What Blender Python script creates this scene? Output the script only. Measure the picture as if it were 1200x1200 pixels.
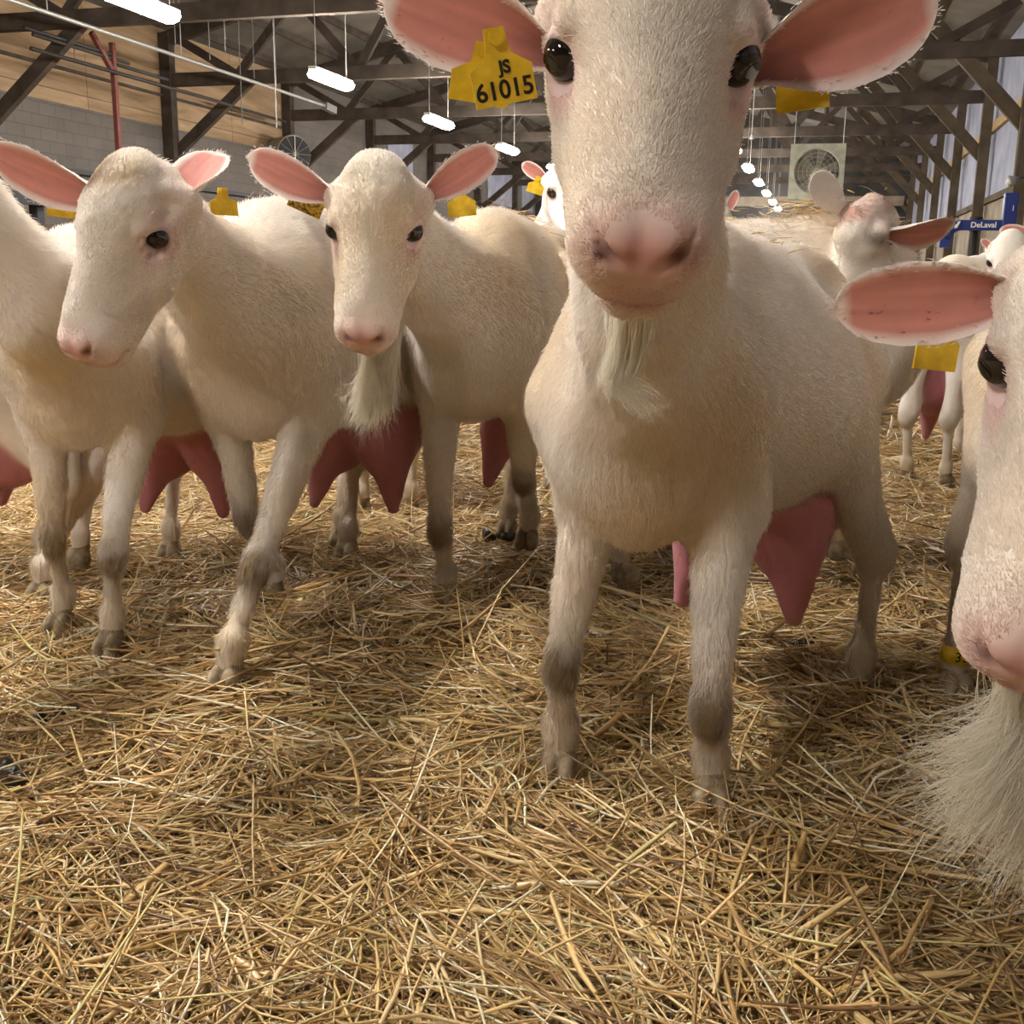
import bpy, math, random
import numpy as np
from math import sin, cos, pi, radians, sqrt, tan
D = bpy.data
SC = bpy.context.scene
for o in list(D.objects): D.objects.remove(o)
COL = SC.collection

# ------------------------------------------------------------------ camera
FPX = 1250.0; PIT = radians(12.8); ROL = radians(0.8); H = 0.8; YAW = radians(15.8)
FW = np.array([0, cos(PIT), -sin(PIT)]); R0 = np.array([1., 0, 0]); U0 = np.cross(R0, FW)
CR = cos(ROL)*R0 + sin(ROL)*U0; CU = cos(ROL)*U0 - sin(ROL)*R0
def ray(px, py): return FW + CR*(px-600)/FPX - CU*(py-600)/FPX
def PY(px, py, y):                       # point of the place seen at a pixel, at distance y ahead
    d = ray(px, py); return d*(y/d[1]) + np.array([0, 0, H])
def PG(px, py, z=0.0):                   # point on the ground
    d = ray(px, py); return d*((z-H)/d[2]) + np.array([0, 0, H])
VA = np.array([sin(YAW), cos(YAW), 0]); UA = np.array([cos(YAW), -sin(YAW), 0])
def B(u, v, z): return UA*u + VA*v + np.array([0, 0, z])   # barn frame: u across, v along
def BU(px, py, u):
    d = ray(px, py); t = u/(d@UA); p = d*t; return p@VA, p[2]+H
def BV(px, py, v):
    d = ray(px, py); t = v/(d@VA); p = d*t; return p@UA, p[2]+H

cam = D.cameras.new('camera'); co = D.objects.new('camera', cam); COL.objects.link(co)
cam.sensor_width = 36; cam.lens = 36*FPX/1200; cam.clip_start = 0.02; cam.clip_end = 200
from mathutils import Matrix, Vector
co.matrix_world = Matrix(((CR[0], CU[0], -FW[0], 0), (CR[1], CU[1], -FW[1], 0), (CR[2], CU[2], -FW[2], H), (0, 0, 0, 1)))
SC.camera = co
w = D.worlds.new('world'); SC.world = w; w.use_nodes = True
w.node_tree.nodes['Background'].inputs[0].default_value = (0.55, 0.62, 0.75, 1)
w.node_tree.nodes['Background'].inputs[1].default_value = 0.15
LAMP_STRENGTH = 46.0
LAMP_COLOR = (1.0, 0.955, 0.89)
SC.view_settings.view_transform = 'Standard'; SC.view_settings.look = 'None'
SC.view_settings.gamma = 1; SC.view_settings.exposure = 1.98
SC.view_settings.use_curve_mapping = False
SC.cycles.use_denoising = True
SC.cycles.max_bounces = 6; SC.cycles.diffuse_bounces = 3; SC.cycles.glossy_bounces = 2
SC.cycles.transmission_bounces = 2; SC.cycles.sample_clamp_indirect = 4
SC.cycles.caustics_reflective = False; SC.cycles.caustics_refractive = False

# ------------------------------------------------------------------ materials
def mat(name, col, rough=0.6, spec=0.3, metal=0.0, noise=None, bump=None, emis=None, coords='Object', stretch=None):
    m = D.materials.new(name); m.use_nodes = True; nt = m.node_tree; n = nt.nodes; l = nt.links
    b = n['Principled BSDF']
    b.inputs['Base Color'].default_value = (*col, 1); b.inputs['Roughness'].default_value = rough
    b.inputs['Specular IOR Level'].default_value = spec; b.inputs['Metallic'].default_value = metal
    tc = n.new('ShaderNodeTexCoord'); mp = n.new('ShaderNodeMapping'); l.new(tc.outputs[coords], mp.inputs[0])
    if stretch: mp.inputs['Scale'].default_value = stretch
    if noise:
        sc, c2, det = noise
        t = n.new('ShaderNodeTexNoise'); t.inputs['Scale'].default_value = sc; t.inputs['Detail'].default_value = det
        l.new(mp.outputs[0], t.inputs[0])
        r = n.new('ShaderNodeValToRGB'); r.color_ramp.elements[0].position = .35; r.color_ramp.elements[1].position = .68
        r.color_ramp.elements[0].color = (*c2, 1); r.color_ramp.elements[1].color = (*col, 1)
        l.new(t.outputs[0], r.inputs[0]); l.new(r.outputs[0], b.inputs['Base Color'])
    if bump:
        sc, st, dist = bump
        t = n.new('ShaderNodeTexNoise'); t.inputs['Scale'].default_value = sc; t.inputs['Detail'].default_value = 4
        l.new(mp.outputs[0], t.inputs[0]); bp = n.new('ShaderNodeBump'); bp.inputs['Strength'].default_value = st
        bp.inputs['Distance'].default_value = dist; l.new(t.outputs[0], bp.inputs['Height']); l.new(bp.outputs[0], b.inputs['Normal'])
    if emis:
        b.inputs['Emission Color'].default_value = (*emis[0], 1); b.inputs['Emission Strength'].default_value = emis[1]
    return m
def attr_mat(name, rough, spec, noise_scale=None, lo=0.88, bump=None, sheen=0, stretch=None, sss=0, transl=0):
    m = D.materials.new(name); m.use_nodes = True; nt = m.node_tree; n = nt.nodes; l = nt.links
    b = n['Principled BSDF']; b.inputs['Roughness'].default_value = rough; b.inputs['Specular IOR Level'].default_value = spec
    a = n.new('ShaderNodeAttribute'); a.attribute_name = 'col'
    out = a.outputs['Color']
    tc = n.new('ShaderNodeTexCoord')
    if noise_scale:
        mp = n.new('ShaderNodeMapping'); l.new(tc.outputs['Object'], mp.inputs[0])
        if stretch: mp.inputs['Scale'].default_value = stretch
        t = n.new('ShaderNodeTexNoise'); t.inputs['Scale'].default_value = noise_scale; t.inputs['Detail'].default_value = 5
        l.new(mp.outputs[0], t.inputs[0])
        mr = n.new('ShaderNodeMapRange'); mr.inputs['From Min'].default_value = .3; mr.inputs['From Max'].default_value = .7
        mr.inputs['To Min'].default_value = lo; mr.inputs['To Max'].default_value = 1.0; l.new(t.outputs[0], mr.inputs[0])
        mx = n.new('ShaderNodeVectorMath'); mx.operation = 'SCALE'; l.new(out, mx.inputs[0]); l.new(mr.outputs[0], mx.inputs['Scale'])
        out = mx.outputs[0]
        if bump:
            bp = n.new('ShaderNodeBump'); bp.inputs['Strength'].default_value = bump[0]; bp.inputs['Distance'].default_value = bump[1]
            l.new(t.outputs[0], bp.inputs['Height']); l.new(bp.outputs[0], b.inputs['Normal'])
    l.new(out, b.inputs['Base Color'])
    if sheen: b.inputs['Sheen Weight'].default_value = sheen; b.inputs['Sheen Roughness'].default_value = .5
    if sss:
        b.inputs['Subsurface Weight'].default_value = sss; b.inputs['Subsurface Radius'].default_value = (.02, .008, .005); b.inputs['Subsurface Scale'].default_value = .5
    if transl:
        tr = n.new('ShaderNodeBsdfTranslucent'); l.new(out, tr.inputs[0]); ms = n.new('ShaderNodeMixShader'); ms.inputs[0].default_value = transl
        l.new(b.outputs[0], ms.inputs[1]); l.new(tr.outputs[0], ms.inputs[2]); l.new(ms.outputs[0], n['Material Output'].inputs[0])
    return m
M = {}
M['coat'] = attr_mat('white_goat_skin', .8, .15, 60, .93, (.25, .004), sheen=.15)
M['hair'] = attr_mat('goat_hair', .7, .10, transl=.35)
M['straw'] = attr_mat('straw', .34, .6, transl=.10)
M['eye'] = mat('dark_eye', (.012, .008, .006), .06, .6)
M['iris'] = mat('amber_iris', (.035, .020, .009), .1, .6)
M['hoof'] = mat('dirty_hoof', (.40, .32, .21), .7, .2, noise=(40, (.18, .13, .08), 4))
M['tag'] = mat('yellow_plastic_tag', (.88, .60, .03), .45, .4, noise=(60, (.66, .41, .015), 3))
M['tag_dirty'] = mat('soiled_yellow_tag', (.66, .42, .02), .5, .3, noise=(220, (.10, .06, .02), 3))
M['ink'] = mat('black_ink', (.03, .025, .02), .7, .1)
M['timber'] = mat('weathered_timber', (.105, .082, .066), .85, .15, noise=(3, (.06, .048, .038), 5), bump=(20, .3, .01))
M['timber_warm'] = mat('brown_timber', (.15, .118, .082), .85, .15, noise=(3, (.09, .07, .048), 5), bump=(20, .3, .01))
M['batten'] = mat('fresh_pine', (.50, .36, .20), .7, .2, noise=(8, (.36, .25, .13), 4))
M['roof'] = mat('roof_sheet', (.20, .18, .155), .6, .3, noise=(1.2, (.12, .11, .095), 5))
M['curtain'] = mat('daylight_tint_curtain', (.44, .46, .56), .8, .15, noise=(1.5, (.30, .32, .42), 4), bump=(5, .3, .02))  # white cloth; blue of daylight coming through is put into the base colour
M['board'] = mat('pale_wall_board', (.36, .30, .22), .7, .2, noise=(2.5, (.24, .20, .15), 5))
M['cream'] = mat('cream_door', (.55, .48, .33), .6, .3, noise=(3, (.45, .38, .25), 4))
M['steel'] = mat('galvanised_steel', (.55, .54, .50), .4, .5, .6)
M['black_pipe'] = mat('black_pipe', (.035, .03, .028), .5, .4)
M['red_pipe'] = mat('red_steel', (.24, .07, .055), .6, .3, noise=(20, (.16, .05, .04), 3))
M['blue'] = mat('blue_paint', (.022, .04, .20), .35, .5)
M['white_paint'] = mat('white_lettering', (.8, .8, .8), .5, .3)
M['dark'] = mat('dark_steel', (.03, .028, .03), .6, .3)
M['fan'] = mat('fan_housing', (.42, .42, .34), .6, .3, noise=(6, (.30, .30, .23), 3))
M['fan_dark'] = mat('fan_blades', (.16, .15, .11), .6, .3)
M['endwall'] = mat('end_wall_board', (.09, .085, .08), .8, .2, noise=(1.5, (.05, .048, .045), 4))
M['manure'] = mat('fresh_droppings', (.02, .016, .013), .35, .5, bump=(60, .5, .004))
M['lamp_on'] = mat('lit_diffuser', (1, 1, 1), .5, .2, emis=(LAMP_COLOR, LAMP_STRENGTH))
M['lamp_white'] = mat('lamp_housing', (.75, .75, .72), .5, .3)
M['gray_plastic'] = mat('grey_motor', (.2, .2, .2), .5, .4)

def brick_mat():
    m = D.materials.new('concrete_block'); m.use_nodes = True; n = m.node_tree.nodes; l = m.node_tree.links; b = n['Principled BSDF']
    tc = n.new('ShaderNodeTexCoord'); br = n.new('ShaderNodeTexBrick'); l.new(tc.outputs['UV'], br.inputs[0])
    br.inputs['Color1'].default_value = (.185, .162, .142, 1); br.inputs['Color2'].default_value = (.160, .140, .124, 1)
    br.inputs['Mortar'].default_value = (.135, .118, .104, 1); br.inputs['Scale'].default_value = 1; br.inputs['Mortar Size'].default_value = .010
    br.inputs['Brick Width'].default_value = .4; br.inputs['Row Height'].default_value = .2
    t = n.new('ShaderNodeTexNoise'); t.inputs['Scale'].default_value = 1.3; t.inputs['Detail'].default_value = 6; l.new(tc.outputs['UV'], t.inputs[0])
    mx = n.new('ShaderNodeMix'); mx.data_type = 'RGBA'; mx.blend_type = 'MULTIPLY'; mx.inputs[0].default_value = .55
    l.new(br.outputs[0], mx.inputs[6]); l.new(t.outputs[0], mx.inputs[7])
    mr = n.new('ShaderNodeMapRange'); mr.inputs['To Min'].default_value = .5; mr.inputs['To Max'].default_value = 1.5
    l.new(t.outputs[0], mr.inputs[0]); l.new(mr.outputs[0], mx.inputs[7])
    l.new(mx.outputs[2], b.inputs['Base Color']); b.inputs['Roughness'].default_value = .9
    bp = n.new('ShaderNodeBump'); bp.inputs['Strength'].default_value = .4; bp.inputs['Distance'].default_value = .01
    l.new(br.outputs['Fac'], bp.inputs['Height']); bp.invert = True; l.new(bp.outputs[0], b.inputs['Normal'])
    return m
M['block'] = brick_mat()
def ply_mat():
    m = D.materials.new('plywood'); m.use_nodes = True; n = m.node_tree.nodes; l = m.node_tree.links; b = n['Principled BSDF']
    tc = n.new('ShaderNodeTexCoord'); mp = n.new('ShaderNodeMapping'); mp.inputs['Scale'].default_value = (.35, 3.2, 1); l.new(tc.outputs['UV'], mp.inputs[0])
    t = n.new('ShaderNodeTexNoise'); t.inputs['Scale'].default_value = 2.2; t.inputs['Detail'].default_value = 7; t.inputs['Distortion'].default_value = .8; l.new(mp.outputs[0], t.inputs[0])
    r = n.new('ShaderNodeValToRGB'); e = r.color_ramp.elements; e[0].position = .3; e[0].color = (.30, .19, .10, 1); e[1].position = .7; e[1].color = (.52, .36, .21, 1)
    l.new(t.outputs[0], r.inputs[0])
    br = n.new('ShaderNodeTexBrick'); l.new(tc.outputs['UV'], br.inputs[0]); br.inputs['Scale'].default_value = 1; br.offset = 0
    br.inputs['Brick Width'].default_value = 2.44; br.inputs['Row Height'].default_value = 1.22; br.inputs['Mortar Size'].default_value = .008
    br.inputs['Color1'].default_value = (1, 1, 1, 1); br.inputs['Color2'].default_value = (.88, .86, .84, 1); br.inputs['Mortar'].default_value = (.3, .25, .2, 1)
    mx = n.new('ShaderNodeMix'); mx.data_type = 'RGBA'; mx.blend_type = 'MULTIPLY'; mx.inputs[0].default_value = 1
    l.new(r.outputs[0], mx.inputs[6]); l.new(br.outputs[0], mx.inputs[7]); l.new(mx.outputs[2], b.inputs['Base Color']); b.inputs['Roughness'].default_value = .75
    return m
M['ply'] = ply_mat()
def floor_mat():
    m = D.materials.new('trodden_straw'); m.use_nodes = True; n = m.node_tree.nodes; l = m.node_tree.links; b = n['Principled BSDF']
    tc = n.new('ShaderNodeTexCoord'); outs = []
    for rot, sc in ((.4, (70, 9, 1)), (2.0, (75, 10, 1)), (1.2, (60, 8, 1))):
        mp = n.new('ShaderNodeMapping'); mp.inputs['Rotation'].default_value = (0, 0, rot); mp.inputs['Scale'].default_value = sc
        l.new(tc.outputs['Object'], mp.inputs[0]); t = n.new('ShaderNodeTexNoise'); t.inputs['Scale'].default_value = 1.0
        t.inputs['Detail'].default_value = 3; t.inputs['Distortion'].default_value = .6; l.new(mp.outputs[0], t.inputs[0]); outs.append(t.outputs[0])
    mm = n.new('ShaderNodeMath'); mm.operation = 'MAXIMUM'; l.new(outs[0], mm.inputs[0]); l.new(outs[1], mm.inputs[1])
    m2 = n.new('ShaderNodeMath'); m2.operation = 'MAXIMUM'; l.new(mm.outputs[0], m2.inputs[0]); l.new(outs[2], m2.inputs[1])
    r = n.new('ShaderNodeValToRGB'); e = r.color_ramp.elements; e[0].position = .48; e[0].color = (.07, .045, .022, 1); e[1].position = .72; e[1].color = (.50, .34, .15, 1)
    l.new(m2.outputs[0], r.inputs[0]); l.new(r.outputs[0], b.inputs['Base Color']); b.inputs['Roughness'].default_value = .8
    bp = n.new('ShaderNodeBump'); bp.inputs['Strength'].default_value = .7; bp.inputs['Distance'].default_value = .02; l.new(m2.outputs[0], bp.inputs['Height']); l.new(bp.outputs[0], b.inputs['Normal'])
    return m
M['floor'] = floor_mat()

# ------------------------------------------------------------------ mesh helpers
def link(o, parent=None):
    COL.objects.link(o)
    if parent is not None: o.parent = parent
    return o
def tag(o, label, cat, group=None, kind=None):
    if label: o['label'] = label
    if cat: o['category'] = cat
    if group: o['group'] = group
    if kind: o['kind'] = kind
    return o
def empty(name, loc, label, cat, group=None):
    o = D.objects.new(name, None); o.empty_display_size = .05; o.location = Vector([float(a) for a in loc]); COL.objects.link(o)
    return tag(o, label, cat, group)
def npmesh(name, V, F, material, parent=None, col=None, smooth=True, uv=None):
    """V n x 3 world, F list of arrays / array m x 4 ; parent Empty is unrotated"""
    V = np.asarray(V, float)
    if parent is not None: V = V - np.array(parent_world(parent))
    me = D.meshes.new(name)
    F = np.asarray(F)
    me.vertices.add(len(V)); me.vertices.foreach_set('co', V.astype(np.float32).ravel())
    k = F.shape[1]
    me.loops.add(F.size); me.loops.foreach_set('vertex_index', F.astype(np.int32).ravel())
    me.polygons.add(len(F)); me.polygons.foreach_set('loop_start', np.arange(0, F.size, k, dtype=np.int32))
    me.polygons.foreach_set('loop_total', np.full(len(F), k, np.int32))
    if smooth: me.polygons.foreach_set('use_smooth', np.ones(len(F), bool))
    me.update(calc_edges=True)
    if col is not None:
        a = me.color_attributes.new('col', 'FLOAT_COLOR', 'POINT')
        a.data.foreach_set('color', np.concatenate([col, np.ones((len(col), 1))], 1).astype(np.float32).ravel())
    me.materials.append(material)
    return link(D.objects.new(name, me), parent)
def parent_world(p):
    l = Vector((0, 0, 0))
    while p is not None: l = l + p.location; p = p.parent
    return l

class MB:
    """collects boxes, tubes, discs in world space, builds one mesh object"""
    def __init__(s): s.v = []; s.f = []; s.uv = []
    def add(s, vs, fs):
        k = len(s.v); s.v += [tuple(float(a) for a in v) for v in vs]; s.f += [tuple(i+k for i in f) for f in fs]; return s
    def beam(s, a, b, w, h, up=(0, 0, 1), ch=0.0):
        a = np.array(a, float); b = np.array(b, float); d = b-a; d /= np.linalg.norm(d); up = np.array(up, float)
        sd = np.cross(d, up)
        if np.linalg.norm(sd) < 1e-4: sd = np.cross(d, [1, 0, 0.])
        sd /= np.linalg.norm(sd); u2 = np.cross(sd, d)
        vs = [p + sd*x*w/2 + u2*y*h/2 for p in (a, b) for x, y in ((-1, -1), (1, -1), (1, 1), (-1, 1))]
        return s.add(vs, [(0, 1, 2, 3), (7, 6, 5, 4), (0, 4, 5, 1), (1, 5, 6, 2), (2, 6, 7, 3), (3, 7, 4, 0)])
    def tube(s, pts, r, n=8, cap=True):
        pts = [np.array(p, float) for p in pts]; rs = r if hasattr(r, '__len__') else [r]*len(pts)
        vs = []; ref = None
        for i, p in enumerate(pts):
            d = pts[min(i+1, len(pts)-1)]-pts[max(i-1, 0)]; d = d/np.linalg.norm(d)
            if ref is None:
                ref = np.cross(d, [0, 0, 1.]);
                if np.linalg.norm(ref) < 1e-3: ref = np.array([1., 0, 0])
            x = ref-d*(ref@d); x /= np.linalg.norm(x); y = np.cross(d, x); ref = x
            vs += [p + (x*cos(2*pi*j/n)+y*sin(2*pi*j/n))*rs[i] for j in range(n)]
        fs = [(i*n+j, i*n+(j+1) % n, (i+1)*n+(j+1) % n, (i+1)*n+j) for i in range(len(pts)-1) for j in range(n)]
        if cap: fs += [tuple(range(n-1, -1, -1)), tuple((len(pts)-1)*n+j for j in range(n))]
        return s.add(vs, fs)
    def quad(s, a, b, c, d): return s.add([a, b, c, d], [(0, 1, 2, 3)])
    def build(s, name, material, parent=None, smooth=False, bevel=0, uvscale=None):
        off = parent_world(parent) if parent is not None else Vector((0, 0, 0))
        me = D.meshes.new(name); me.from_pydata([tuple(Vector(v)-off) for v in s.v], [], s.f); me.materials.append(material)
        if smooth:
            me.polygons.foreach_set('use_smooth', [True]*len(me.polygons))
        if uvscale:                                  # metres: along the barn, up
            uvl = me.uv_layers.new(name='UVMap')
            for lp in me.loops:
                p = np.array(s.v[lp.vertex_index]); a = p@VA if uvscale == 'v' else p@UA
                uvl.data[lp.index].uv = (a, p[2])
        me.update(); o = link(D.objects.new(name, me), parent)
        if bevel:
            md = o.modifiers.new('bevel', 'BEVEL'); md.width = bevel; md.segments = 2; md.limit_method = 'ANGLE'
        return o

def text_mesh(name, body, size, origin, right, up, material, parent, extrude=.0004, align='CENTER', bold=0.0, space=1.0):
    cu = D.curves.new(name, 'FONT'); cu.body = body; cu.size = size; cu.extrude = extrude; cu.align_x = align; cu.align_y = 'CENTER'
    cu.offset = bold; cu.space_character = space
    tmp = D.objects.new('tmp', cu); COL.objects.link(tmp)
    dg = bpy.context.evaluated_depsgraph_get(); me = D.meshes.new_from_object(tmp.evaluated_get(dg)); COL.objects.unlink(tmp); D.objects.remove(tmp)
    me.name = name
    right = np.array(right, float); right /= np.linalg.norm(right); up = np.array(up, float); up -= right*(up@right); up /= np.linalg.norm(up)
    nn = np.cross(right, up); off = np.array(parent_world(parent)) if parent is not None else np.zeros(3)
    for v in me.vertices: v.co = Vector(np.array(origin)+right*v.co.x+up*v.co.y+nn*v.co.z-off)
    me.materials.clear(); me.materials.append(material)
    return link(D.objects.new(name, me), parent)

# ------------------------------------------------------------------ barn shell
V0, V1 = -12.0, 48.0; UL, UR = -12.7, 3.05; EZ = 5.25; RZ = 7.3; UM = (UL+UR)/2
def struct(o): o['kind'] = 'structure'; return o
def wallbox(u0, u1, v0, v1, z0, z1, name, material, parent=None, uv=None):
    m = MB(); c = [B(u, v, z) for z in (z0, z1) for u, v in ((u0, v0), (u1, v0), (u1, v1), (u0, v1))]
    m.add(c, [(0, 3, 2, 1), (4, 5, 6, 7), (0, 1, 5, 4), (1, 2, 6, 5), (2, 3, 7, 6), (3, 0, 4, 7)])
    return m.build(name, material, parent, uvscale=uv)
fl = wallbox(UL-.3, UR+.3, V0-.3, V1+.3, -.35, -.045, 'floor', M['floor']); struct(fl)
struct(wallbox(UL-.25, UL, V0, V1, -.1, 3.45, 'wall_left', M['block'], uv='v'))
struct(wallbox(UL-.25, UL, 24.6, V1, 3.45, EZ, 'wall_left_upper', M['block'], uv='v'))
o = wallbox(UL-.20, UL+.005, V0, 24.3, 3.45, EZ, 'wall_left_plywood', M['ply'], uv='v'); struct(o)
struct(wallbox(UR, UR+.2, V0, V1, -.1, 2.28, 'wall_right', M['board'], uv='v'))
struct(wallbox(UR+.04, UR+.12, V0, V1, 2.28, EZ, 'wall_right_curtain', M['curtain'], uv='v'))
struct(wallbox(UL-.25, UR+.2, V1, V1+.2, -.1, RZ, 'wall_back', M['endwall'], uv='u'))
struct(wallbox(UL-.25, UR+.2, V0-.2, V0, -.1, RZ, 'wall_front', M['endwall'], uv='u'))
struct(wallbox(UR-.06, UR+.04, V0, V1, 2.22, 2.34, 'trim_1', M['timber_warm']))
struct(wallbox(UR-.05, UR+.03, V0, V1, 3.62, 3.80, 'trim_2', M['batten']))
# ceiling: two pitched planes with ribs
m = MB()
for (ua, za, ub, zb) in ((UL-.3, EZ-.02, UM, RZ), (UM, RZ, UR+.3, EZ-.02)):
    n_ = 90
    for i in range(1):
        m.add([B(ua, V0, za), B(ub, V0, zb), B(ub, V1, zb), B(ua, V1, za), B(ua, V0, za+.1), B(ub, V0, zb+.1), B(ub, V1, zb+.1), B(ua, V1, za+.1)],
              [(0, 1, 2, 3), (7, 6, 5, 4), (0, 4, 5, 1), (1, 5, 6, 2), (2, 6, 7, 3), (3, 7, 4, 0)])
struct(m.build('ceiling', M['roof']))
def roofz(u): return EZ + (RZ-EZ)*(1-abs(u-UM)/(UR-UM)) - .02
for i, t in enumerate(np.linspace(.06, .94, 8)):
    for sgn in (-1, 1):
        u = UM + sgn*(1-t)*(UR-UM); z = roofz(u)-.07
        o = MB().beam(B(u, V0+.1, z), B(u, V1-.1, z), .05, .13).build('roof_purlin', M['timber'])
        tag(o, 'long timber purlin running the length of the barn under the roof sheets', 'beam', 'roof purlins')

TV = [19.4+4.95*k for k in range(-6, 6)]
TV = [v for v in TV if V0 < v < V1-1]
def truss(v):
    t = empty('roof_truss', B(UM, v, 4.3), 'dark timber roof truss spanning the barn with zigzag webs', 'truss', 'timber roof trusses')
    bw = .13
    MB().beam(B(UL+.1, v, 4.3), B(UR-.1, v, 4.3), bw, .24).build('bottom_chord', M['timber'], t)
    for s, u in ((-1, UL+.1), (1, UR-.1)):
        MB().beam(B(u, v, roofz(u)-.22), B(UM, v, roofz(UM)-.26), bw, .26).build('top_chord', M['timber'], t)
    # webs: zigzag
    us = np.linspace(UL+.4, UR-.4, 13); top = False
    for i in range(12):
        a, b = us[i], us[i+1]
        za = (roofz(a)-.3) if i % 2 == 0 else 4.35; zb = (roofz(b)-.3) if i % 2 == 1 else 4.35
        MB().beam(B(a, v+.02, za), B(b, v+.02, zb), .09, .15).build('web', M['timber'], t)
    for i in range(1, 12, 1):
        if i % 2 == 0: continue
    MB().beam(B(UL+.16, v+.1, 2.95), B(UL+1.9, v+.1, 4.3), .12, .2).build('knee_brace', M['timber'], t)
    MB().beam(B(UR-.16, v+.1, 3.15), B(UR-2.35, v+.1, 5.45), .12, .22).build('knee_brace', M['timber_warm'], t)
    # posts
    p = MB().beam(B(UL+.13, v, -.04), B(UL+.13, v, EZ-.1), .22, .2, up=VA).build('timber_post', M['timber'])
    tag(p, 'dark timber post against the grey block wall', 'post', 'posts along the block wall')
    p = MB().beam(B(UR-.15, v, -.04), B(UR-.15, v, EZ-.1), .2, .18, up=VA).build('timber_post', M['timber_warm'])
    tag(p, 'brown timber post in front of the pale curtain wall', 'post', 'posts along the curtain wall')
for v in TV: truss(v)

# lamps
def barn_light(u, v):
    t = empty('barn_light', B(u, v, 3.4), 'lit white strip light hanging below the trusses along the barn', 'ceiling light', 'two rows of hanging strip lights')
    MB().beam(B(u, v-.62, 3.45), B(u, v+.62, 3.45), .12, .05).build('housing', M['lamp_white'], t, bevel=.01)
    mb = MB()
    mb.tube([B(u, v-.58, 3.40), B(u, v-.5, 3.385), B(u, v+.5, 3.385), B(u, v+.58, 3.40)], [.06, .13, .13, .06], 10)
    # flatten the diffuser
    mb.v = [(x, y, 3.385+(z-3.385)*.55) for x, y, z in mb.v]
    mb.build('diffuser', M['lamp_on'], t, smooth=True)
    for s in (-.5, .5):
        MB().tube([B(u, v+s, 3.47), B(u, v+s, roofz(u)-.05)], .006, 4).build('hanging_chain', M['steel'], t)
for k in range(-4, 9):
    v = 10.3+4.48*k
    if V0+1 < v < V1-1:
        if k >= -3: barn_light(-6.93, v)
        if k >= -3: barn_light(-2.06, v+.6)


# ------------------------------------------------------------------ smooth bodies from blended primitives
def smin(a, b, k):
    h = np.maximum(k-np.abs(a-b), 0)/k; return np.minimum(a, b)-h*h*k*.25
def nrm(v): return v/(np.linalg.norm(v, axis=-1, keepdims=True)+1e-9)
def RC(a, b, r1, r2, k=.03, c=0, flow=None, sub=False):
    a = np.array(a, float); b = np.array(b, float)
    return dict(t='rc', a=a, b=b, r1=r1, r2=r2, k=k, c=c, flow=nrm(b-a) if flow is None else nrm(np.array(flow, float)), sub=sub)
def EL(c0, Rm, r, k=.03, c=0, flow=(0, 0, -1), sub=False):
    return dict(t='el', a=np.array(c0, float), R=np.array(Rm, float), r=np.array(r, float), k=k, c=c, flow=nrm(np.array(flow, float)), sub=sub)
def pd(p, X):
    if p['t'] == 'rc':
        ba = p['b']-p['a']; pa = X-p['a']; t = np.clip(pa@ba/(ba@ba+1e-12), 0, 1)
        return np.linalg.norm(pa-t[:, None]*ba, axis=1)-(p['r1']+(p['r2']-p['r1'])*t)
    q = (X-p['a'])@p['R']; k0 = np.linalg.norm(q/p['r'], axis=1); k1 = np.linalg.norm(q/p['r']**2, axis=1)+1e-9
    return np.where(k0 < 1e-6, -p['r'].min(), k0*(k0-1)/k1)
def sdf(PR, X):
    d = None
    for p in PR:
        if p['sub']: continue
        e = pd(p, X); d = e if d is None else smin(d, e, p['k'])
    for p in PR:
        if p['sub']: d = -smin(-d, pd(p, X), p['k'])
    return d
def sdf_c(PR, X, blk=.07):
    if len(X) < 3000: return sdf(PR, X)
    bi = np.floor(X/blk).astype(np.int64)+1000; key = (bi[:, 0] << 40)+(bi[:, 1] << 20)+bi[:, 2]; o = np.argsort(key, kind='stable'); ks = key[o]
    st = np.concatenate([[0], np.nonzero(np.diff(ks))[0]+1, [len(ks)]]); cen = (bi[o[st[:-1]]]-1000+.5)*blk; R_ = blk*.87
    DC = np.stack([pd(p, cen) for p in PR], 1); add = np.array([not p['sub'] for p in PR]); mn = DC[:, add].min(1); kk = np.array([p['k'] for p in PR])
    out = np.empty(len(X))
    for b in range(len(cen)):
        lim = np.where(add, mn[b]+2.6*R_+kk+.02, 1.3*R_+kk+.02); sel = DC[b] < lim
        ii = o[st[b]:st[b+1]]; out[ii] = sdf([p for p, q in zip(PR, sel) if q], X[ii])
    return out
C8 = np.array([(i, j, k) for i in (0, 1) for j in (0, 1) for k in (0, 1)])
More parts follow.
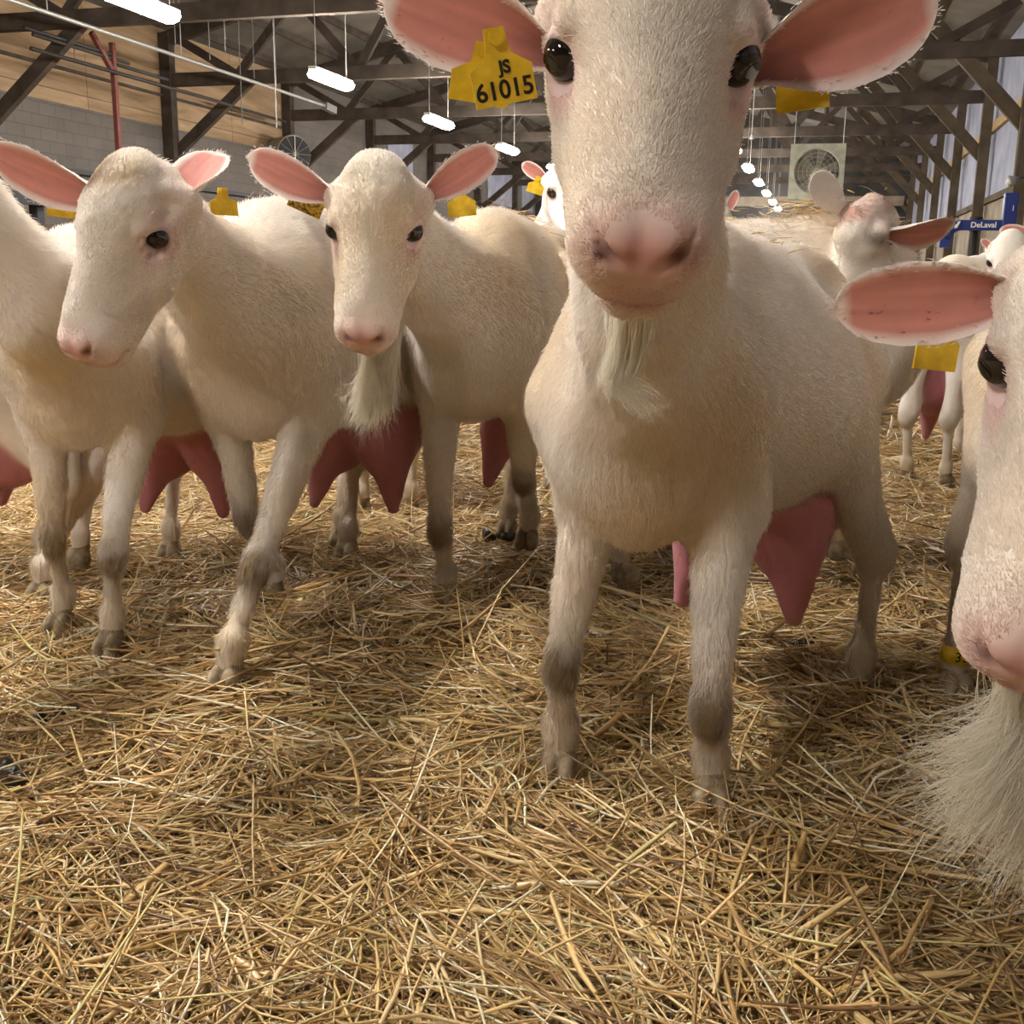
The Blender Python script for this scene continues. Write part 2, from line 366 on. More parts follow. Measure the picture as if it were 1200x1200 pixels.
def surface_net(PR, h, levels=3):
    lo = np.min([np.minimum(p['a'], p.get('b', p['a']))-(max(p.get('r1', 0), p.get('r2', 0)) if p['t'] == 'rc' else p['r'].max()) for p in PR], 0)-h*4
    hi = np.max([np.maximum(p['a'], p.get('b', p['a']))+(max(p.get('r1', 0), p.get('r2', 0)) if p['t'] == 'rc' else p['r'].max()) for p in PR], 0)+h*4
    H0 = h*2**levels; n = np.ceil((hi-lo)/H0).astype(int)
    g = np.stack(np.meshgrid(*[np.arange(k) for k in n], indexing='ij'), -1).reshape(-1, 3); hh = H0
    while True:
        d = sdf_c(PR, lo+(g+.5)*hh); g = g[np.abs(d) < hh*1.25+.004]
        if hh <= h*1.001: break
        g = (g[:, None, :]*2+C8[None]).reshape(-1, 3); hh /= 2
    key = lambda q: (q[:, 0].astype(np.int64) << 42)+(q[:, 1].astype(np.int64) << 21)+q[:, 2]
    gk = key(g); o = np.argsort(gk); g = g[o]; gk = gk[o]
    cc = (g[:, None, :]+C8[None]).reshape(-1, 3); ck = key(cc); uk, fi, inv = np.unique(ck, return_index=True, return_inverse=True)
    dv = sdf_c(PR, lo+cc[fi]*h)[inv].reshape(-1, 8)
    m = (dv.min(1) < 0) & (dv.max(1) >= 0); vid = np.full(len(g), -1); vid[m] = np.arange(m.sum())
    gm = g[m]; dm = dv[m]; acc = np.zeros((len(gm), 3)); cnt = np.zeros(len(gm))
    for a in range(8):
        for ax, bit in ((0, 4), (1, 2), (2, 1)):
            if a & bit: continue
            b = a | bit; s = (dm[:, a] < 0) != (dm[:, b] < 0); t = np.where(s, dm[:, a]/(dm[:, a]-dm[:, b]+1e-12), 0)
            pt = C8[a][None]+t[:, None]*(C8[b]-C8[a])[None]; acc[s] += pt[s]; cnt[s] += 1
    V = lo+(gm+acc/cnt[:, None])*h; F = []
    def look(q):
        k = key(q); i = np.searchsorted(gk, k); i = np.clip(i, 0, len(gk)-1); return np.where(gk[i] == k, vid[i], -1)
    for ax, bit in ((0, 4), (1, 2), (2, 1)):
        s0 = dm[:, 0] < 0; s1 = dm[:, bit] < 0; q = np.nonzero(s0 != s1)[0]; o1, o2 = [x for x in range(3) if x != ax]
        if ax == 1: o1, o2 = o2, o1
        e1 = np.zeros(3, int); e1[o1] = 1; e2 = np.zeros(3, int); e2[o2] = 1; b = gm[q]
        i0 = q; i1 = look(b-e1); i2 = look(b-e1-e2); i3 = look(b-e2); ok = (i1 >= 0) & (i2 >= 0) & (i3 >= 0)
        f = np.stack([i0, i1, i2, i3], 1)[ok]; fl_ = s0[q][ok]; f[~fl_] = f[~fl_][:, ::-1]; F.append(f)
    F = np.concatenate(F); return V, F
T4 = np.array([(1, -1, -1), (-1, -1, 1), (-1, 1, -1), (1, 1, 1)], float)
def grad(PR, X, e=.0015):
    g = np.zeros_like(X)
    for t in T4: g += t*sdf_c(PR, X+t*e)[:, None]
    return g/(4*e)
def skin(PR, h, cols):
    """surface, normals, colours, hair flow"""
    V, F = surface_net(PR, h)
    for _ in range(2):
        g = grad(PR, V); gn = (g*g).sum(1, keepdims=True); V = V-np.clip(sdf_c(PR, V)[:, None]*g/np.maximum(gn, .25), -h, h)*.9
    N = nrm(grad(PR, V, .003)); wsum = np.zeros(len(V)); csum = np.zeros((len(V), 3)); fsum = np.zeros((len(V), 3)); fw_ = np.zeros(len(V)); 
    DD = [np.maximum(pd(p, V), 0) for p in PR if not p['sub']]; PP = [p for p in PR if not p['sub']]
    for d, p in zip(DD, PP):
        wc = np.exp(-d/.006)+1e-9; wsum += wc; csum += wc[:, None]*np.array(cols[p['c']])
        wf = np.exp(-d/.03); fsum += wf[:, None]*p['flow']
    C_ = csum/wsum[:, None]; f = fsum-(fsum*N).sum(1, keepdims=True)*N
    # face order check
    a = V[F[:, 0]]; n_ = np.cross(V[F[:, 1]]-a, V[F[:, 2]]-a); s = ((n_*N[F[:, 0]]).sum(1) < 0)
    if s.mean() > .5: F = F[:, ::-1]
    return V, F, N, C_, nrm(f)
def paint(V, C_, c0, r, col, st=1.0, Rm=None, rng=None):
    q = V-np.array(c0)
    if Rm is not None: q = q@Rm
    d = ((q/np.array(r))**2).sum(1); wt = np.exp(-d**1.5)*st
    if rng is not None: wt = wt*np.clip(rng, 0, 1)
    C_ += (np.array(col)-C_)*wt[:, None]
def vnoise(X, sc, seed=0):
    X = X*sc; i = np.floor(X).astype(np.int64); f = X-i; f = f*f*(3-2*f); out = np.zeros(len(X))
    for a in range(8):
        c = C8[a]; q = i+c; hsh = (q[:, 0]*73856093 ^ q[:, 1]*19349663 ^ q[:, 2]*83492791 ^ seed*2654435761) & 0xffffff
        hsh = (hsh*1103515245+12345) & 0x7fffffff; w_ = np.prod(np.where(c, f, 1-f), 1); out += w_*(hsh/0x7fffffff)
    return out

def hair_obj(name, roots, dirs, nrms, lens, cols, parent, rad=.00045, seg=4, curl=.6, grav=0.0, material='hair', rng=None):
    n = len(roots)
    hc = D.hair_curves.new(name); hc.add_curves([seg]*n)
    t = np.linspace(0, 1, seg)[None, :, None]
    d0 = nrm(nrms*.75+dirs*.6)[:, None]; d1 = nrm(dirs+nrms*.12)[:, None]
    P = roots[:, None]+lens[:, None, None]*(d0*t*(1-t*curl)+d1*t*t*curl)
    P[:, :, 2] -= grav*(t[:, :, 0]**2)*lens[:, None]
    P = P-np.array(parent_world(parent))
    a = hc.attributes.get('position') or hc.attributes.new('position', 'FLOAT_VECTOR', 'POINT')
    a.data.foreach_set('vector', P.astype(np.float32).ravel())
    r = hc.attributes.get('radius') or hc.attributes.new('radius', 'FLOAT', 'POINT')
    rr = (rad*(1-.75*np.linspace(0, 1, seg)))[None].repeat(n, 0)
    r.data.foreach_set('value', rr.astype(np.float32).ravel())
    ca = hc.attributes.new('col', 'FLOAT_COLOR', 'CURVE'); ca.data.foreach_set('color', np.concatenate([cols, np.ones((n, 1))], 1).astype(np.float32).ravel())
    hc.materials.append(M[material]); return link(D.objects.new(name, hc), parent)
def path_hair(name, guides, n, spread0, spread1, parent, rs, rad=.0004, seg=9, col=(.86, .80, .68)):
    """tuft of long hair: each hair follows one guide polyline with its own offset"""
    P = np.zeros((n, seg, 3)); tt = np.linspace(0, 1, seg)
    for i in range(n):
        g = np.array(guides[rs.integers(len(guides))], float); L = rs.uniform(.55, 1.0); s = tt*L*(len(g)-1)
        j = np.minimum(s.astype(int), len(g)-2); f = (s-j)[:, None]; q = g[j]*(1-f)+g[j+1]*f
        off0 = rs.normal(size=3)*spread0; off1 = rs.normal(size=3)*spread1; wob = rs.normal(size=3)*spread1*.25
        P[i] = q+off0*(1-tt[:, None])+off1*tt[:, None]**1.3+wob*np.sin(tt*5+rs.uniform(0, 6))[:, None]
    hc = D.hair_curves.new(name); hc.add_curves([seg]*n)
    a = hc.attributes.get('position') or hc.attributes.new('position', 'FLOAT_VECTOR', 'POINT')
    a.data.foreach_set('vector', (P-np.array(parent_world(parent))).astype(np.float32).ravel())
    r = hc.attributes.get('radius') or hc.attributes.new('radius', 'FLOAT', 'POINT')
    r.data.foreach_set('value', ((rad*(1-.7*tt))[None].repeat(n, 0)).astype(np.float32).ravel())
    ca = hc.attributes.new('col', 'FLOAT_COLOR', 'CURVE'); cc = np.array(col)[None]*rs.uniform(.85, 1.05, (n, 1))
    ca.data.foreach_set('color', np.concatenate([cc, np.ones((n, 1))], 1).astype(np.float32).ravel())
    hc.materials.append(M['hair']); return link(D.objects.new(name, hc), parent)

def headR(yaw, pit, rol):
    yaw, pit, rol = radians(yaw), radians(pit), radians(rol)
    f0 = np.array([sin(yaw)*cos(pit), -cos(yaw)*cos(pit), -sin(pit)]); side = np.array([cos(yaw), sin(yaw), 0.])
    up = np.cross(f0, side); s2 = cos(rol)*side-sin(rol)*up; u2 = cos(rol)*up+sin(rol)*side
    return np.stack([f0, s2, u2], 1)

COAT = (.88, .82, .765); PINK = (.80, .50, .45); UDDER = (.50, .20, .235); DIRT = (.10, .052, .022)
COLS = [COAT, UDDER, (.84, .74, .66), (.66, .32, .30)]

def ear_mesh(b, t, n, W=.038, curl=.25, roll=0):
    ax = t-b; L = np.linalg.norm(ax); ax = ax/L; n = np.array(n, float); n -= ax*(n@ax); n /= np.linalg.norm(n); s = np.cross(ax, n)
    uu = np.concatenate([np.linspace(0, .9, 28), [.93, .96, .98, .993, 1.0]]); nw = 14; W = W*L/.17
    kw = np.interp(uu, [0, .1, .25, .45, .65, .8, .88, .94, .98, 1], [.46, .56, .82, 1.0, .98, .84, .70, .50, .28, .03])
    ka = np.interp(uu, [0, .12, .3, .6, 1], [3.6, 3.0, 2.0, 1.15, .7])
    Vs = []; Cs = []; Ns = []; Fl = []
    for u, w_, a in zip(uu, kw, ka):
        c = b+ax*u*L+n*(curl*L*(u**2-u)*-.35) - np.array([0, 0, 1])*.03*L*u*u
        rho = W*w_/(a/2); th = .0030*(1-.5*u)
        ws = np.linspace(-1, 1, nw)
        for side in (0, 1):                      # 0 inner, 1 outer
            wl = ws if side == 0 else ws[::-1]
            for x in wl:
                ang = x*a/2; rim = sqrt(max(0, 1-x*x)); rr = rho-(th*rim if side == 0 else -th*rim)
                rr = max(rr, rho*.3)
                p = c+s*rr*sin(ang)+n*(rho-rr*cos(ang)); nn = (s*sin(ang)-n*cos(ang))*(1 if side else -1)
                edge = abs(x)
                if side == 0:
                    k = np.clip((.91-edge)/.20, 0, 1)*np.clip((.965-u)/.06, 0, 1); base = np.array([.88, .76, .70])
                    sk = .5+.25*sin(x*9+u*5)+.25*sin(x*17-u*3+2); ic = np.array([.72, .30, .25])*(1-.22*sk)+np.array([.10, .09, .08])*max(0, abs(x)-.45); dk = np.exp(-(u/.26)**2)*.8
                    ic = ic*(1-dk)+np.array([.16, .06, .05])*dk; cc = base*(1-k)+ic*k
                else: cc = np.array([.88, .80, .74])
                Vs.append(p); Cs.append(cc); Ns.append(nn); Fl.append(ax)
    m_ = 2*nw; F = [(i*m_+j, i*m_+(j+1) % m_, (i+1)*m_+(j+1) % m_, (i+1)*m_+j) for i in range(len(uu)-1) for j in range(m_)]
    Vs = np.array(Vs); F = np.array(F); Ns = np.array(Ns)
    a_ = Vs[F[:, 0]]; q = np.cross(Vs[F[:, 1]]-a_, Vs[F[:, 2]]-a_)
    if ((q*Ns[F[:, 0]]).sum(1) < 0).mean() > .5: F = F[:, ::-1]
    return Vs, F, Ns, np.array(Cs), np.array(Fl)

hoof_mesh_cache = {}
def hoof_geo(s):
    E = np.eye(3); PRh = [EL((.006, y, .018), E, (.036, .0165, .034), .004) for y in (-.0145, .0145)]+[RC((-.008, 0, .04), (-.012, 0, .06), .022, .022, .012)]
    PRh.append(EL((0, 0, -.06), E, (.3, .3, .058), .004, sub=True))
    V, F = surface_net([p for p in PRh], .004, 2); g = grad(PRh, V); V = V-sdf_c(PRh, V)[:, None]*g
    a = V[F[:, 0]]; n_ = np.cross(V[F[:, 1]]-a, V[F[:, 2]]-a)
    if (n_*g[F[:, 0]]).sum() < 0: F = F[:, ::-1]
    return V*s, F

def goat(label, S, hd, s=1.0, head=None, hs=1.25, legs={}, ears=(), tags=(), h=.006, fur=0, beard=None, body_z=1.0, udder=True,
         seed=1, hooves=True, dirt_and_hollows=(), neck_mid=None, furlen=.013, name='white_goat', eyes=True, only=None, belly=1.0, head_fur=True, tail=True, ear_n=None, group=None, teat=1.0):
    rs = np.random.default_rng(seed)
    S = np.array([S[0], S[1], 0.]); hx = np.array([hd[0], hd[1], 0.]); hx /= np.linalg.norm(hx); ly = np.array([-hx[1], hx[0], 0]); up = np.array([0, 0, 1.])
    Rb = np.stack([hx, ly, up], 1)
    P = lambda x, y, z: S+hx*x*s+ly*y*s+up*z*s*body_z
    root = empty(name, S, label, 'goat', group)
    PR = []; bk = -hx*.9-up*.35; dn = -up
    E = lambda x, y, z, rx, ry, rz, k=.05, c=0, flow=None, tilt=0.0: PR.append(EL(P(x, y, z), Rb@np.array([[cos(tilt), 0, -sin(tilt)], [0, 1, 0], [sin(tilt), 0, cos(tilt)]]), (rx*s, ry*s, rz*s*body_z), k*s, c, bk if flow is None else flow))
    E(-.22, 0, .625, .33, .168*belly, .195, .06); E(.0, 0, .60, .145, .135, .178, .06, flow=dn*.8-hx*.3)
    E(-.40, 0, .575, .24, .20*belly, .195, .08); E(-.62, 0, .66, .17, .130, .15, .07); E(.045, 0, .52, .085, .085, .11, .05, flow=dn)
    PR.append(RC(P(-.02, 0, .785), P(-.64, 0, .775), .042*s, .045*s, .09*s, flow=bk)); PR.append(RC(P(.0, 0, .74), P(-.14, 0, .79), .07*s, .055*s, .07*s, flow=bk))
    # legs
    dl = dict(fl=P(.02, .10, 0), fr=P(.02, -.10, 0), hl=P(-.62, .105, 0), hr=P(-.62, -.105, 0)); kn = {}
    for k in ('fl', 'fr', 'hl', 'hr'):
        sg = 1 if k[1] == 'l' else -1; L = legs.get(k, {}); hf = np.array(L.get('hoof', dl[k]), float); fk = L.get('fd', hx)
        fk = np.array(fk, float); fk = fk/np.linalg.norm(fk)
        if k[0] == 'f':
            sh = P(.03, sg*.098, .60); el = P(-.03, sg*.100, .47); fet = hf-fk*.018*s+up*.085*s
            kne = np.array(L['knee']) if 'knee' in L else (el+fet)/2*np.array([1, 1, 0])+hx*.015*s+up*.25*s
            PR += [RC(sh, el, .072*s, .056*s, .05*s, flow=dn), RC(el, kne+(el-kne)*.14, .047*s, .0235*s, .035*s, flow=dn), RC(kne+(el-kne)*.05, kne-(kne-fet)*.07, .0275*s, .0255*s, .02*s, flow=dn),
                   RC(kne, fet, .0190*s, .0165*s, .015*s, flow=dn), RC(fet+up*.006, fet-up*.012, .0225*s, .0215*s, .015*s, flow=dn), RC(fet, hf+up*.050*s-fk*.008, .0205*s, .0215*s, .015*s, flow=dn)]
            kn[k] = kne
        else:
            hip = P(-.60, sg*.085, .64); sti = P(-.49, sg*.125, .50); hk = np.array(L['knee']) if 'knee' in L else hf-hx*.055*s+up*.27*s; fet = hf-hx*.012*s+up*.085*s
            PR += [RC(hip, sti, .105*s, .075*s, .05*s, flow=dn), RC(sti, hk, .062*s, .025*s, .045*s, flow=dn), RC(P(-.68, sg*.08, .60), hk, .064*s, .022*s, .05*s, flow=dn), RC(hk+up*.012, hk-up*.02, .027*s, .025*s, .015*s, flow=dn),
                   RC(hk, fet, .0200*s, .0170*s, .015*s, flow=dn), RC(fet+up*.006, fet-up*.012, .023*s, .022*s, .015*s, flow=dn), RC(fet, hf+up*.050*s-hx*.008, .0205*s, .0215*s, .015*s, flow=dn)]
            kn[k] = hk
        dl[k] = (hf, fk)
    if tail: PR.append(RC(P(-.77, 0, .74), P(-.86, 0, .70), .026*s, .016*s, .03*s, flow=bk)); PR.append(RC(P(-.86, 0, .70), P(-.90, 0, .62), .018*s, .010*s, .02*s, flow=dn))
    if udder:
        E(-.51, .062, .37, .125, .085, .12, .02, c=1); E(-.51, -.062, .37, .115, .085, .12, .02, c=1); E(-.50, 0, .42, .12, .12, .09, .02, c=1)
        for sg in (-1, 1): PR.append(RC(P(-.465, sg*.085, .30), P(-.435, sg*.105, .185-.03*(teat-1)), .056*s, .015*s, .03*s, c=1))
    # neck and head
    hp, Rh = head['p'], head['R']; q = lambda x, y, z: hp+Rh@(np.array([x, y, z])*hs); hf_ = Rh[:, 0]; hb = -hf_
    N1 = q(-.05, 0, -.025); N0 = P(.02, 0, .68); mid = (N1+N0)/2+up*(-.015) if neck_mid is None else np.array(neck_mid); nf = nrm(N0-N1)
    T1 = q(-.050, 0, -.050); T0 = P(.06, 0, .565); tm = (T1+T0)/2+(mid-(N1+N0)/2)
    PR += [RC(N0, mid, .115*s, .072*s, .06, flow=nf), RC(mid, N1, .072*s, .048*hs, .04, flow=nf), RC(T0, tm, .092*s, .056*s, .06, flow=nf+dn*.3), RC(tm, T1, .054*s, .026*hs, .035, flow=nf)]
    body_end = len(PR)
    he = lambda x, y, z, rx, ry, rz, k=.015, c=0, flow=None, sub=False, Rx=None: PR.append(EL(q(x, y, z), Rh if Rx is None else Rh@Rx, (rx*hs, ry*hs, rz*hs), k*hs, c, hb if flow is None else flow, sub))
    hr = lambda a, b, r1, r2, k=.02, c=0, sub=False, flow=None: PR.append(RC(q(*a), q(*b), r1*hs, r2*hs, k*hs, c, hb if flow is None else flow, sub))
    he(-.032, 0, .008, .070, .055, .052, .03); he(-.014, 0, .036, .050, .040, .026, .03)
    hr((-.005, 0, .008), (.122, 0, -.014), .047, .0275, .03)                      # nose bridge
    hr((.025, 0, .020), (.125, 0, .000), .026, .017, .025)
    for y in (-1, 1):
        hr((-.030, y*.034, -.042), (.040, y*.026, -.046), .029, .024, .022); hr((-.034, y*.040, -.020), (-.028, y*.036, -.052), .020, .020, .02)        # jaw muscle
        hr((.045, y*.022, -.040), (.122, y*.014, -.057), .026, .0185, .02)          # lower jaw
        hr((.025, y*.035, -.012), (.115, y*.021, -.022), .023, .020, .025)          # cheek line
        he(-.003, y*.049, .006, .026, .0150, .022, .012)                             # orbit
        hr((-.018, y*.043, .028), (.018, y*.049, .0275), .0090, .0070, .010)          # brow
        hr((-.006, y*.055, -.0155), (.022, y*.049, -.014), .0065, .005, .010)        # lower lid
        he(.148, y*.0185, -.026, .022, .0205, .023, .012)                            # muzzle lobes
        he(.160, y*.0125, -.013, .0125, .0135, .0115, .006, c=2)                     # nose pad wings
        hr((-.045, y*.045, .004), (-.054, y*.056, -.004), .022, .019, .02)         # ear root
    he(.132, 0, -.030, .036, .034, .031, .02); he(.151, 0, -.048, .018, .027, .013, .008, c=2); he(.135, 0, -.068, .023, .024, .014, .004, c=2)
    he(-.055, 0, .046, .032, .032, .018, .02)                                        # poll bump
    for y in (-1, 1):
        he(.022, y*.0615, .004, .0170, .0165, .0132, .003, sub=True)                 # eye opening
        he(.066, y*.062, .002, .042, .0165, .022, .024, sub=True); he(-.022, y*.066, .022, .016, .012, .014, .016, sub=True)                     # hollow below the eye
        hr((.1765, y*.0085, -.0270), (.1690, y*.0215, -.0135), .0022, .0034, .003, sub=True); hr((.1690, y*.0215, -.0135), (.160, y*.0265, -.006), .0024, .0014, .003, sub=True)      # nostril
        hr((.165, y*.001, -.0590), (.152, y*.023, -.0585), .0022, .0022, .003, sub=True)
        hr((.152, y*.023, -.0585), (.090, y*.041, -.040), .0014, .0010, .004, sub=True)     # mouth line
    hr((.178, 0, -.026), (.170, 0, -.055), .0016, .0014, .003, sub=True)            # philtrum
    V, F, N, C_, FLW = skin(PR, h, COLS)
    hdist = np.linalg.norm(V-q(.05, 0, 0), axis=1)/hs; bm = np.clip((hdist-.13)/.06, 0, 1)
    rel = (vnoise(V, 13, seed+2)-.5)*.007*bm+(vnoise(V, 30, seed+3)-.5)*.0022*bm+(vnoise(V, 70, seed+4)-.5)*.0014*(1-bm)*np.clip(1-np.linalg.norm(V-q(-.03, 0, .04), axis=1)/(.09*hs), 0, 1)*3
    V = V+N*rel[:, None]
    nz = vnoise(V, 35, seed); nz2 = vnoise(V, 9, seed+5)
    st_ = np.clip((vnoise(V, 5, seed+8)+.5*nz2-.62)*1.6, 0, 1); C_ *= (1-(.05*nz2+.13*st_)[:, None]*np.array([.5, 1.0, 1.9]))
    pt = lambda x, y, z, r, col, st=1.0, rr=None: paint(V, C_, q(x, y, z), np.array(r)*hs, col, st, Rh, rr)
    pt(.150, 0, -.03, (.035, .036, .034), (.86, .66, .60), .65); pt(.168, 0, -.018, (.022, .031, .019), (.62, .31, .28), .95); pt(.160, 0, -.044, (.02, .020, .018), (.64, .40, .36), .75)
    pt(.152, 0, -.058, (.024, .030, .008), (.50, .26, .22), .85)
    pt(-.035, 0, .060, (.045, .034, .03), (.70, .60, .44), .65, nz*1.5); pt(.03, .004, .045, (.05, .014, .03), (.74, .66, .54), .4)
    pt(.156, 0, -.0585, (.022, .030, .0038), (.30, .14, .12), .8)
    for y in (-1, 1):
        pt(.012, y*.055, .002, (.030, .03, .025), (.78, .54, .53), .85); pt(.015, y*.058, .004, (.0165, .0135, .0125), (.08, .05, .04), .97); pt(.030, y*.050, -.010, (.022, .015, .012), (.82, .60, .56), .6)
        pt(.170, y*.0185, -.017, (.006, .008, .0055), (.14, .05, .05), .85)
        pt(-.05, y*.055, 0, (.03, .02, .025), (.84, .66, .60), .5)
    for k in ('fl', 'fr', 'hl', 'hr'):
        fk = dl[k][1]; kk = kn[k]
        lo = np.clip((.24*s-V[:, 2])/(.2*s), 0, 1)*.75
        near = np.exp(-(((V[:, :2]-(dl[k][0]+kk)[:2]/2)**2).sum(1))/(.16*s)**2)
        C_ += (np.array([.46, .35, .20])-C_)*(lo*near*(.5+.8*nz))[:, None].clip(0, 1)
        if k[0] == 'f': paint(V, C_, kk+fk*.022*s, (.036*s, .036*s, .046*s), DIRT, .97, None, .5+nz*1.1); paint(V, C_, kk+fk*.01*s, (.045*s, .045*s, .085*s), (.40, .30, .17), .6, None, .2+nz)
        else: paint(V, C_, kk-hx*.02*s, (.045*s, .045*s, .05*s), (.42, .33, .21), .5, None, .4+nz)
    for c0, r, col, st in dirt_and_hollows: paint(V, C_, c0, r, col, st, None, .45+nz)
    nb = len(V); Ve, Fe, Ne, Ce, Fle = [V], [F], [N], [C_], [FLW]; off = nb; eb = []
    for i, e in enumerate(ears):
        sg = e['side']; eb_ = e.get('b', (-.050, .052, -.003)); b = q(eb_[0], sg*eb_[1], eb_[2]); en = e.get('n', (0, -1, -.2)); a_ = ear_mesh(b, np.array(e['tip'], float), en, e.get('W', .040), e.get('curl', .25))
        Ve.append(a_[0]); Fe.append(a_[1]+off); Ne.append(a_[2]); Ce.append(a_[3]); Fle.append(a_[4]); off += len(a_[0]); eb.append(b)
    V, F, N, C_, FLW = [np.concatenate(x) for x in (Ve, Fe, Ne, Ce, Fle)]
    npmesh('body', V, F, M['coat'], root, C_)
    if eyes:
        for y in (-1, 1):
            c = q(.0085, y*.0505, .004); R_ = .0148*hs; th = np.linspace(0, pi, 13); ph = np.linspace(0, 2*pi, 24, endpoint=False); out = nrm(Rh@np.array([.75, y*.8, .05])); a1 = nrm(np.cross(out, up)); a2 = np.cross(out, a1)
            vs = np.array([c+R_*(out*cos(t)+a1*sin(t)*cos(p)+a2*sin(t)*sin(p)) for t in th[:-1]+.02 for p in ph]); n24 = 24
            fs = np.array([(i*n24+j, i*n24+(j+1) % n24, (i+1)*n24+(j+1) % n24, (i+1)*n24+j) for i in range(len(th)-2) for j in range(n24)])
            eo = npmesh('eye', vs, fs, M['eye'], root)
            mb = MB(); ha = nrm(np.cross(out, nrm(Rh[:, 2])))
            if h < .007:
                va = np.cross(out, ha); 
                pts = [c+nrm(out+ha*x+va*z_)*R_*1.012 for x, z_ in [(.55*cos(t), .42*sin(t)) for t in np.linspace(0, 2*pi, 20, endpoint=False)]]
                mb.add(pts+[c+out*R_*1.02], [(i, (i+1) % 20, 20) for i in range(20)]); io = mb.build('iris', M['iris'], eo, smooth=True)
                mb = MB(); pts = [c+nrm(out+ha*x+va*z_)*R_*1.03 for x, z_ in [(.48*cos(t), .26*sin(t)) for t in np.linspace(0, 2*pi, 20, endpoint=False)]]
                mb.add(pts+[c+out*R_*1.04], [(i, (i+1) % 20, 20) for i in range(20)]); mb.build('pupil', M['eye'], eo, smooth=True)
    if hooves:
        hv, hF = HOOF
        for k in ('fl', 'fr', 'hl', 'hr'):
            hf, fk = dl[k]; sd = np.array([-fk[1], fk[0], 0]); Rf = np.stack([fk, sd, up], 1); npmesh('hoof', hf-up*.002+(hv*s*1.0)@Rf.T, hF, M['hoof'], root)
    if fur:
        ar = np.ones(len(V)); hd_ = q(.05, 0, 0); dh = np.linalg.norm(V-hd_, axis=1); is_head = dh < .15*hs
        ear_i = np.arange(len(V)) >= nb
        pr = np.where(is_head, 5.0, 1.0); pr[ear_i] = .9; pr[ear_i & (C_[:, 1] < .55)] = .12
        ud = (np.abs(C_-np.array(UDDER)).sum(1) < .2); pr[ud] = 0.02
        nosed = np.linalg.norm(V-q(.172, 0, -.018), axis=1) < .022*hs; pr[nosed] = .0
        for y in (-1, 1): pr[np.linalg.norm(V-q(.016, y*.058, .004), axis=1) < .0215*hs] = 0
        pr = pr/pr.sum(); idx = rs.choice(len(V), fur, p=pr); r_ = V[idx]+np.cross(N[idx], rs.normal(size=(fur, 3)))*h*.5
        L = np.where(is_head[idx], .0038, furlen)*rs.uniform(.6, 1.35, fur); mz = np.linalg.norm(r_-q(.15, 0, -.03), axis=1) < .05*hs; L[mz] *= .55
        L[(r_[:, 2] < .062)] *= .35; L[ear_i[idx]] = .0045*rs.uniform(.5, 1.3, int(ear_i[idx].sum()))
        fl_ = FLW[idx]+rs.normal(size=(fur, 3))*.22+np.stack([vnoise(r_, 45, seed+k_)-.5 for k_ in (11, 12, 13)], 1)*np.where(is_head[idx], .2, .5)[:, None]; cc = C_[idx]*rs.uniform(.86, 1.08, (fur, 1)); cc = np.clip(cc*1.02, 0, .92)
        nn = N[idx].copy(); lowlift = rs.uniform(.2, .7, (fur, 1)); hair_obj('fur', r_, nrm(fl_), nn*lowlift, L, cc, root, rad=.00042 if h < .005 else .0005)
    if beard is not None: path_hair('beard', beard['g'], beard['n'], beard['s0'], beard['s1'], root, rs, beard.get('rad', .0004))
    for tg in tags:
        c = np.array(tg['c'], float); r = nrm(np.array(tg['r'], float)); u = np.array(tg['u'], float); u = nrm(u-r*(u@r)); nn = np.cross(r, u); wd, ht = tg['w'], tg['h']
        mb = MB(); sh = [(-.5, -.5), (.5, -.5), (.5, .12), (.2, .36), (.16, .8), (-.16, .8), (-.2, .36), (-.5, .12)]
        ptsf = []; sgm = []
        for sgn in (1, -1):
            for a, b in sh: ptsf.append(c+r*a*wd+u*b*ht+nn*(sgn*.0009)+nn*(.06*wd*(a*a)))
        n8 = len(sh); mb.add(ptsf, [tuple(range(n8)), tuple(range(2*n8-1, n8-1, -1))]+[(i, i+n8, (i+1) % n8+n8, (i+1) % n8) for i in range(n8)])
        mb.tube([c+u*ht*.62+nn*.004, c+u*ht*.62-nn*.008], .006, 10)
        to = mb.build('ear_tag', M[tg.get('m', 'tag')], root)
        for tx, sz, dx, dy in tg.get('text', ()):
            text_mesh('tag_number', tx, sz, c+r*dx*wd+u*dy*ht+nn*.0016, r, u, M['ink'], to, bold=.0004)
    return root, dict(q=q, P=P, Rh=Rh, hs=hs)
HOOF = hoof_geo(1.0)
def hd_(px, py, Y, ypr, hs=1.25, anchor=None):
    R_ = headR(*ypr); p = PY(px, py, Y)
    if anchor is not None: p = p-R_@(np.array(anchor)*hs)
    return dict(p=p, R=R_)

# ------------------------------------------------------------------ fittings of the barn
# pale conduit hung under the trusses, left side
def line_u(px, py, z):                       # barn coordinate u of a straight run at height z
    p = PG(px, py, z); return p@UA, p@VA
u1, v1 = line_u(200, 62, 4.0); u0, v0 = line_u(378, 124, 4.0); uc = (u1+u0)/2
cd = empty('conduit_run', B(uc, v1, 4.0), 'long pale steel conduit hanging below the trusses by the left strip lights', 'pipe')
MB().tube([B(uc, v, 4.0) for v in (2.0, v0)], .030, 8).build('conduit', M['steel'], cd, smooth=True)
for v in np.arange(3.5, v0, 3.1): MB().tube([B(uc, v, 4.0), B(uc, v, roofz(uc)-.05)], .008, 5).build('hanging_rod', M['steel'], cd)
MB().beam(B(uc, v0, 4.0), B(uc+.05, v0+.35, 3.95), .12, .14).build('end_box', M['gray_plastic'], cd)
def run(pts, r, name, label, cat, material):
    o = MB().tube(pts, r, 8).build(name, M[material], None, smooth=True); return tag(o, label, cat)
